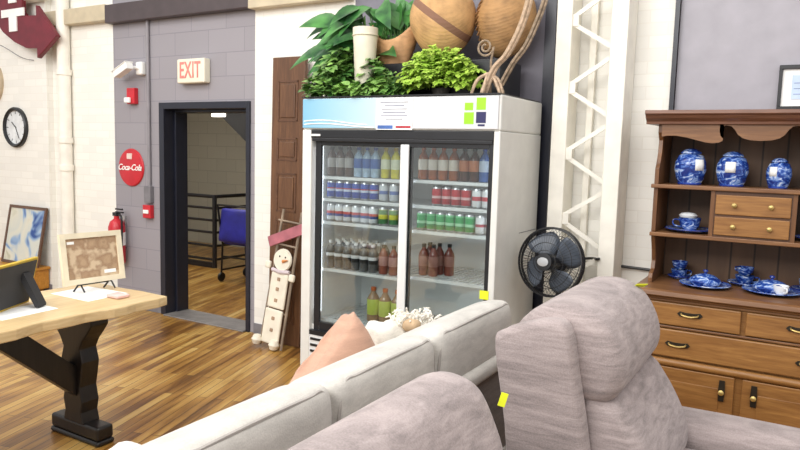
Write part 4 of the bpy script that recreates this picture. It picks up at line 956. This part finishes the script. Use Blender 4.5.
for q in ((.06, .13, z0+.045, z0+.065), (-.14, -.10, z1_-.06, z1_-.045)):
    b = bm_new(); box(b, q[0], q[1], -.0095, -.008, q[2], q[3], EA); obj('card', b, PAPER, bd)
b = bm_new()
for sx in (-.09, .09):
    tube(b, [EA @ V((sx, -.05, .006)), EA @ V((sx, -.02, .046)), EA @ V((sx, .012, .046)), EA @ V((sx, .03, .25))], .005, 6)
    tube(b, [EA @ V((sx, .012, .046)), EA @ V((sx, .10, -.008))], .005, 6)
tube(b, [EA @ V((-.09, .012, .046)), EA @ V((.09, .012, .046))], .005, 6)
tag(obj('wire_easel', b, BLACK, smooth=True), 'small black wire easel holding the cream framed collage', 'easel')
# yellow frame seen from its black back
YF_ = T(-3.34, 1.86, TZ+.004) @ Rz(118) @ Rx(14)
yf = thing('photo_frame', 'yellow edged photo frame seen from its black back at the left picture edge', 'frame', (-3.34, 1.86, TZ))
b = bm_new()
for a0, a1, c0, c1 in ((-.17, .17, .0, .014), (-.17, .17, .231, .245), (-.17, -.156, .014, .231), (.156, .17, .014, .231)): box(b, a0, a1, .0, .014, c0, c1, YF_)
obj('frame', b, plain('mustard_yellow_frame', 'C4A634', .5), yf)
b = bm_new(); box(b, -.158, .158, -.004, .010, .012, .233, YF_); obj('back_board', b, plain('charcoal_board', '3A3A3C', .8), yf)
b = bm_new(); prism(b, [(-.006, .18), (-.012, .18), (-.125, .046), (-.125, .034), (-.105, .029), (-.006, .14)], .045, .105, 'X'); xform(b, YF_ @ T(0, 0, 0)); obj('stand', b, plain('charcoal_stand', '303033', .8), yf)

# ------------------------------------------------------------------ beyond the doorway
RAIL = plain('black_pipe', '1E1E24', .45)
gr = thing('guard_rail', 'black pipe guard rail in the passage beyond the doorway', 'railing', (-6.6, 6.4, 0))
for z in (.945, .79, .63, .47, .29, .11):
    b = bm_new(); tube(b, [(-9.0, 6.39, z), (-6.6, 6.39, z)], .024 if z > .9 else .017, 8); tube(b, [(-6.6, 6.39, z), (-6.6, 7.95, z)], .024 if z > .9 else .017, 8); obj('rail', b, RAIL, gr, smooth=True)
for x, y in ((-6.6, 6.39), (-8.2, 6.39), (-6.6, 7.6)):
    b = bm_new(); tube(b, [(x, y, 0), (x, y, .96)], .030, 10); obj('post', b, RAIL, gr, smooth=True)
b = bm_new(); box(b, -9.0, -6.58, 6.37, 6.41, 0, .07); obj('kick_plate', b, RAIL, gr)
b = bm_new(); prism(b, [(-7.27, 2.735), (-4.7, .83), (-4.7, 1.30), (-6.68, 2.735)], 6.15, 7.0, 'Y'); tag(obj('staircase', b, plain('dark_stair_steel', '16161A', .6)), 'dark underside of a staircase beyond the doorway', 'staircase')
b = bm_new(); tube(b, [(-6.32, 6.1, 2.10), (-5.2, 6.1, 2.03)], .02, 8); tag(obj('stair_handrail', b, RAIL, smooth=True), 'black handrail pipe along the staircase beyond the doorway', 'railing')
lf = thing('passage_light', 'small white lamp under the dark staircase beyond the doorway', 'lamp', (-5.82, 5.7, 1.935))
b = bm_new(); box(b, -5.90, -5.74, 5.66, 5.74, 1.935, 1.975); obj('diffuser', b, emit('passage_lamp_glow', 'FFF8EC', 2.5), lf, bevel=.01)
b = bm_new(); box(b, -5.91, -5.73, 5.65, 5.75, 1.975, 1.99); tube(b, [(-5.82, 5.7, 1.99), (-5.82, 5.7, 2.75)], .008, 6); obj('housing', b, WHITE, lf)
l = bpy.data.lights.new('passage_lamp', 'AREA'); l.size = 1.6; l.energy = 62; l.color = (1, .95, .85); o = bpy.data.objects.new('passage_lamp', l); COL.objects.link(o); o.location = (-6.4, 5.2, 2.7)
ct = thing('blue_cart', 'blue plastic seat cart on wheels beyond the doorway', 'cart', (-5.62, 5.8, 0))
BLU = plain('deep_blue_plastic', '2A2C9C', .45, var=.1)
b = bm_new(); cushion(b, .50, .06, .40, .03, puff=(0, .015, 0), mat=T(-5.64, 5.80, .68) @ Rx(-8)); obj('back_shell', b, BLU, ct, smooth='all')
b = bm_new(); cushion(b, .46, .40, .05, .02, mat=T(-5.64, 6.02, .47)); obj('seat_shell', b, BLU, ct, smooth='all')
b = bm_new()
for x in (-5.88, -5.42):
    tube(b, [(x, 5.74, .92), (x, 5.82, .45), (x, 5.80, .10)], .012, 8); tube(b, [(x, 5.82, .45), (x, 6.20, .44), (x, 6.22, .10)], .012, 8); tube(b, [(x, 5.80, .14), (x, 6.22, .14)], .012, 8)
tube(b, [(-5.88, 5.74, .92), (-5.42, 5.74, .92)], .012, 8); tube(b, [(-5.88, 5.82, .30), (-5.42, 5.82, .30)], .012, 8)
obj('frame', b, BLACK, ct, smooth=True)
for x in (-5.88, -5.42):
    for y in (5.80, 6.22):
        b = bm_new(); lathe(b, [(0, -.014), (.05, -.014), (.056, 0), (.05, .014), (0, .014)], 18, mat=T(x, y, .0565) @ Ry(90)); obj('wheel', b, BLACKPL, ct, smooth=True)

# ------------------------------------------------------------------ light grey sofa (back towards the picture)
so = thing('light_sofa', 'light grey linen sofa with loose back cushions, its back to the mauve recliners', 'sofa', (-1.5, 1.7, 0))
b = bm_new(); cushion(b, 1.02, 2.05, .30, .05, mat=T(-1.52, 1.76, .20)); obj('base', b, LIGHT, so, smooth='all')
b = bm_new(); box(b, -1.085, -1.035, .76, 2.76, .06, .735); obj('back_panel', b, UNDERF, so, bevel=.015, label='dark grey back panel')  # panel in a darker grey than the cushions
b = bm_new(); cushion(b, .10, 2.04, .07, .03, mat=T(-1.055, 1.76, .745)); obj('back_rail', b, LIGHT, so, smooth='all')
for yc, ly in ((1.16, .585), (1.745, .59), (2.395, .70)):
    b = bm_new(); loft_y(b, [(-1.275, .735), (-1.08, .735), (-1.035, .775), (-1.030, .86), (-1.036, .935), (-1.060, .972), (-1.12, .972), (-1.20, .945), (-1.27, .895), (-1.305, .81)], yc-ly/2, yc+ly/2, .06, 10, .95, 4, .02); cb = obj('back_cushion', b, LIGHT, so, smooth='all')
    b = bm_new(); y0, y1 = yc-ly/2+.045, yc+ly/2-.045
    P_ = [(-1.048, y0-.03, .80), (-1.046, y0-.022, .90)]+[(-1.052+.004*math.sin(PI*t/10), y0+.01+(y1-y0-.02)*t/10, .961+.007*math.sin(PI*t/10)) for t in range(11)]+[(-1.046, y1+.022, .90), (-1.048, y1+.03, .80)]
    tube(b, px_(P_), .0055, 6); obj('welt', b, SEAMF, cb, smooth=True)
for yc in (1.16, 1.745, 2.40):
    b = bm_new(); cushion(b, .70, .60, .16, .06, puff=(0, 0, .03), mat=T(-1.68, yc, .42)); obj('seat_cushion', b, LIGHT, so, smooth='all')
for yc in (.76, 2.84):
    b = bm_new(); cushion(b, .98, .20, .56, .08, puff=(0, 0, .02), mat=T(-1.56, yc, .34)); obj('arm', b, LIGHT, so, smooth='all')
for x in (-1.14, -1.95):
    for y in (.85, 2.70):
        b = bm_new(); lathe(b, [(0, 0), (.02, 0), (.028, .08), (0, .08)], 12, (x, y, 0)); obj('leg', b, BLACKWOOD, so, smooth=True)
def pillow(name, label, size, th, Mx, mat):
    b = bm_new(); cushion(b, size, size, th, th*.49, puff=(-.03, -.03, .05), n=13, mat=Mx, wob=.004); return tag(obj(name, b, mat, smooth='all'), label, 'pillow')
pillow('throw_pillow', 'terracotta throw pillow leaning on the light sofa cushions', .44, .10, T(-1.385, 1.985, .715) @ Rx(30) @ Ry(78), TERRA)
fp = thing('shaggy_pillow', 'cream shaggy pillow with a tasselled edge beside the terracotta one', 'pillow', (-1.43, 2.32, .7))
b = bm_new(); cushion(b, .40, .46, .12, .06, puff=(-.02, -.02, .05), n=13, mat=T(-1.41, 2.45, .705) @ Rx(-6) @ Ry(74), wob=.008); obj('cover', b, FLUFF, fp, smooth='all')
b = bm_new()
for k in range(110):
    t = random.random(); q = V((-1.40+random.uniform(-.05, .05), 2.36+.30*t, .89+.02*math.sin(6*t)+random.uniform(-.03, .015))); dd = V((random.uniform(-.6, .6), random.uniform(-.5, .5), random.uniform(-.1, 1))).normalized()
    tube(b, [q, q+dd*.02, q+dd*.032+V((random.uniform(-.015, .015), random.uniform(-.015, .015), -.010))], [.005, .004, .002], 5)
fr2 = obj('fringe', b, FLUFF, fp, smooth=True); fr2['kind'] = 'stuff'
b = bm_new(); cushion(b, .07, .07, .05, .024, mat=T(-1.35, 2.40, .885)); obj('tassel', b, plain('tan_tassel', 'B59B7C', .9, var=.15), fp, smooth='all', label='tan tassel')
pillow('throw_pillow', 'pale striped throw pillow on the near end of the light sofa', .42, .12, T(-1.68, 1.27, .535) @ Rz(10) @ Ry(8), fabric('pale_striped_linen', 'DAD8D4', .08, (30, 2, 2)))

# ------------------------------------------------------------------ mauve recliners
rc = thing('mauve_recliner', 'mauve chenille recliner in front of the hutch with a plump headrest', 'recliner', (-.45, 2.4, 0))
b = bm_new(); loft_y(b, [(-.70, .06), (-.735, .45), (-.765, .75), (-.805, 1.00), (-.785, 1.045), (-.70, 1.085), (-.61, 1.105), (-.57, 1.07), (-.545, .95), (-.50, .72), (-.47, .45), (-.46, .06)], 1.96, 2.05, .03, 5, .9, 4); obj('wing_panel', b, MAUVE, rc, smooth='all')
b = bm_new(); loft_y(b, [(-.70, .06), (-.735, .45), (-.765, .75), (-.80, .98), (-.77, 1.02), (-.70, 1.03), (-.64, .98), (-.55, .72), (-.52, .45), (-.52, .06)], 2.05, 2.78, .03, 6, .9, 4); obj('back_shell', b, MAUVE, rc, smooth='all')
b = bm_new(); loft_y(b, [(-.765, 1.03), (-.735, 1.09), (-.67, 1.13), (-.58, 1.138), (-.50, 1.105), (-.445, 1.03), (-.422, .94), (-.445, .868), (-.50, .842), (-.58, .855), (-.67, .95)], 2.035, 2.71, .055, 10, .95, 5, .015); obj('headrest', b, MAUVE, rc, smooth='all')
b = bm_new(); loft_y(b, [(-.56, .84), (-.46, .855), (-.395, .79), (-.330, .68), (-.30, .58), (-.32, .50), (-.40, .46), (-.54, .46)], 2.05, 2.72, .06, 10, .9, 5, .015); obj('lumbar_cushion', b, MAUVE, rc, smooth='all')
b = bm_new(); cushion(b, .78, .62, .22, .07, puff=(.02, 0, .03), mat=T(-.10, 2.43, .40)); obj('seat_cushion', b, MAUVE, rc, smooth='all')
b = bm_new(); cushion(b, .80, .90, .26, .04, mat=T(-.12, 2.45, .17)); obj('base', b, MAUVE, rc, smooth='all')
b = bm_new(); cushion(b, 1.02, .24, .56, .07, puff=(0, 0, .012), n=11, mat=T(.0, 2.84, .315)); obj('arm', b, MAUVE, rc, smooth='all')
b = bm_new(); cushion(b, .90, .14, .52, .05, mat=T(-.08, 2.06, .29)); obj('arm', b, MAUVE, rc, smooth='all')
b = bm_new(); box(b, -.022, .022, -.001, .001, 0, .03, T(-.51, 2.66, 1.112) @ Rz(40) @ Rx(60)); obj('price_tag', b, YELLOW_TAG, rc, label='bright yellow tag on the headrest')
r2_ = thing('mauve_recliner', 'nearest mauve chenille recliner back in the foreground at the bottom of the picture', 'recliner', (-.6, 1.1, 0))
b = bm_new(); loft_y(b, [(-.80, .06), (-.84, .50), (-.87, .80), (-.872, .90), (-.85, .985), (-.79, 1.04), (-.72, 1.055), (-.655, 1.03), (-.605, .95), (-.57, .86), (-.52, .65), (-.48, .40), (-.46, .06)], .62, 1.56, .09, 12, .95, 5); obj('back_shell', b, MAUVE, r2_, smooth='all')
b = bm_new(); cushion(b, .70, .86, .24, .07, puff=(.02, 0, .03), mat=T(-.12, 1.09, .38)); obj('seat_cushion', b, MAUVE, r2_, smooth='all')
b = bm_new(); cushion(b, .78, .92, .25, .04, mat=T(-.13, 1.09, .155)); obj('base', b, MAUVE, r2_, smooth='all')
b = bm_new(); box(b, -.009, .009, -.001, .001, -.018, .018, T(-.609, 1.563, .985) @ Rz(25) @ Ry(15)); obj('price_tag', b, YELLOW_TAG, r2_, label='bright yellow tag on the far end')

# repeats that are not alike enough to share a label still share a group
for kind, phrase in (('ginger_jar', 'ginger jars on the top hutch shelf'), ('plate', 'blue plates and saucers on the hutch'), ('cup', 'blue and white cups on the hutch'),
                     ('covered_dish', 'covered dishes on the hutch counter'), ('wall_clock', 'round clocks on the white wall'), ('mauve_recliner', 'mauve recliners'),
                     ('throw_pillow', 'throw pillows on the light sofa'), ('basket', 'baskets above the fridge'), ('paper_sheet', 'paper sheets on the table'), ('leafy_plant', 'leafy plants above the fridge')):
    for o in COL.objects:
        if o.parent is None and o.name.split('.')[0] == kind: o['group'] = phrase
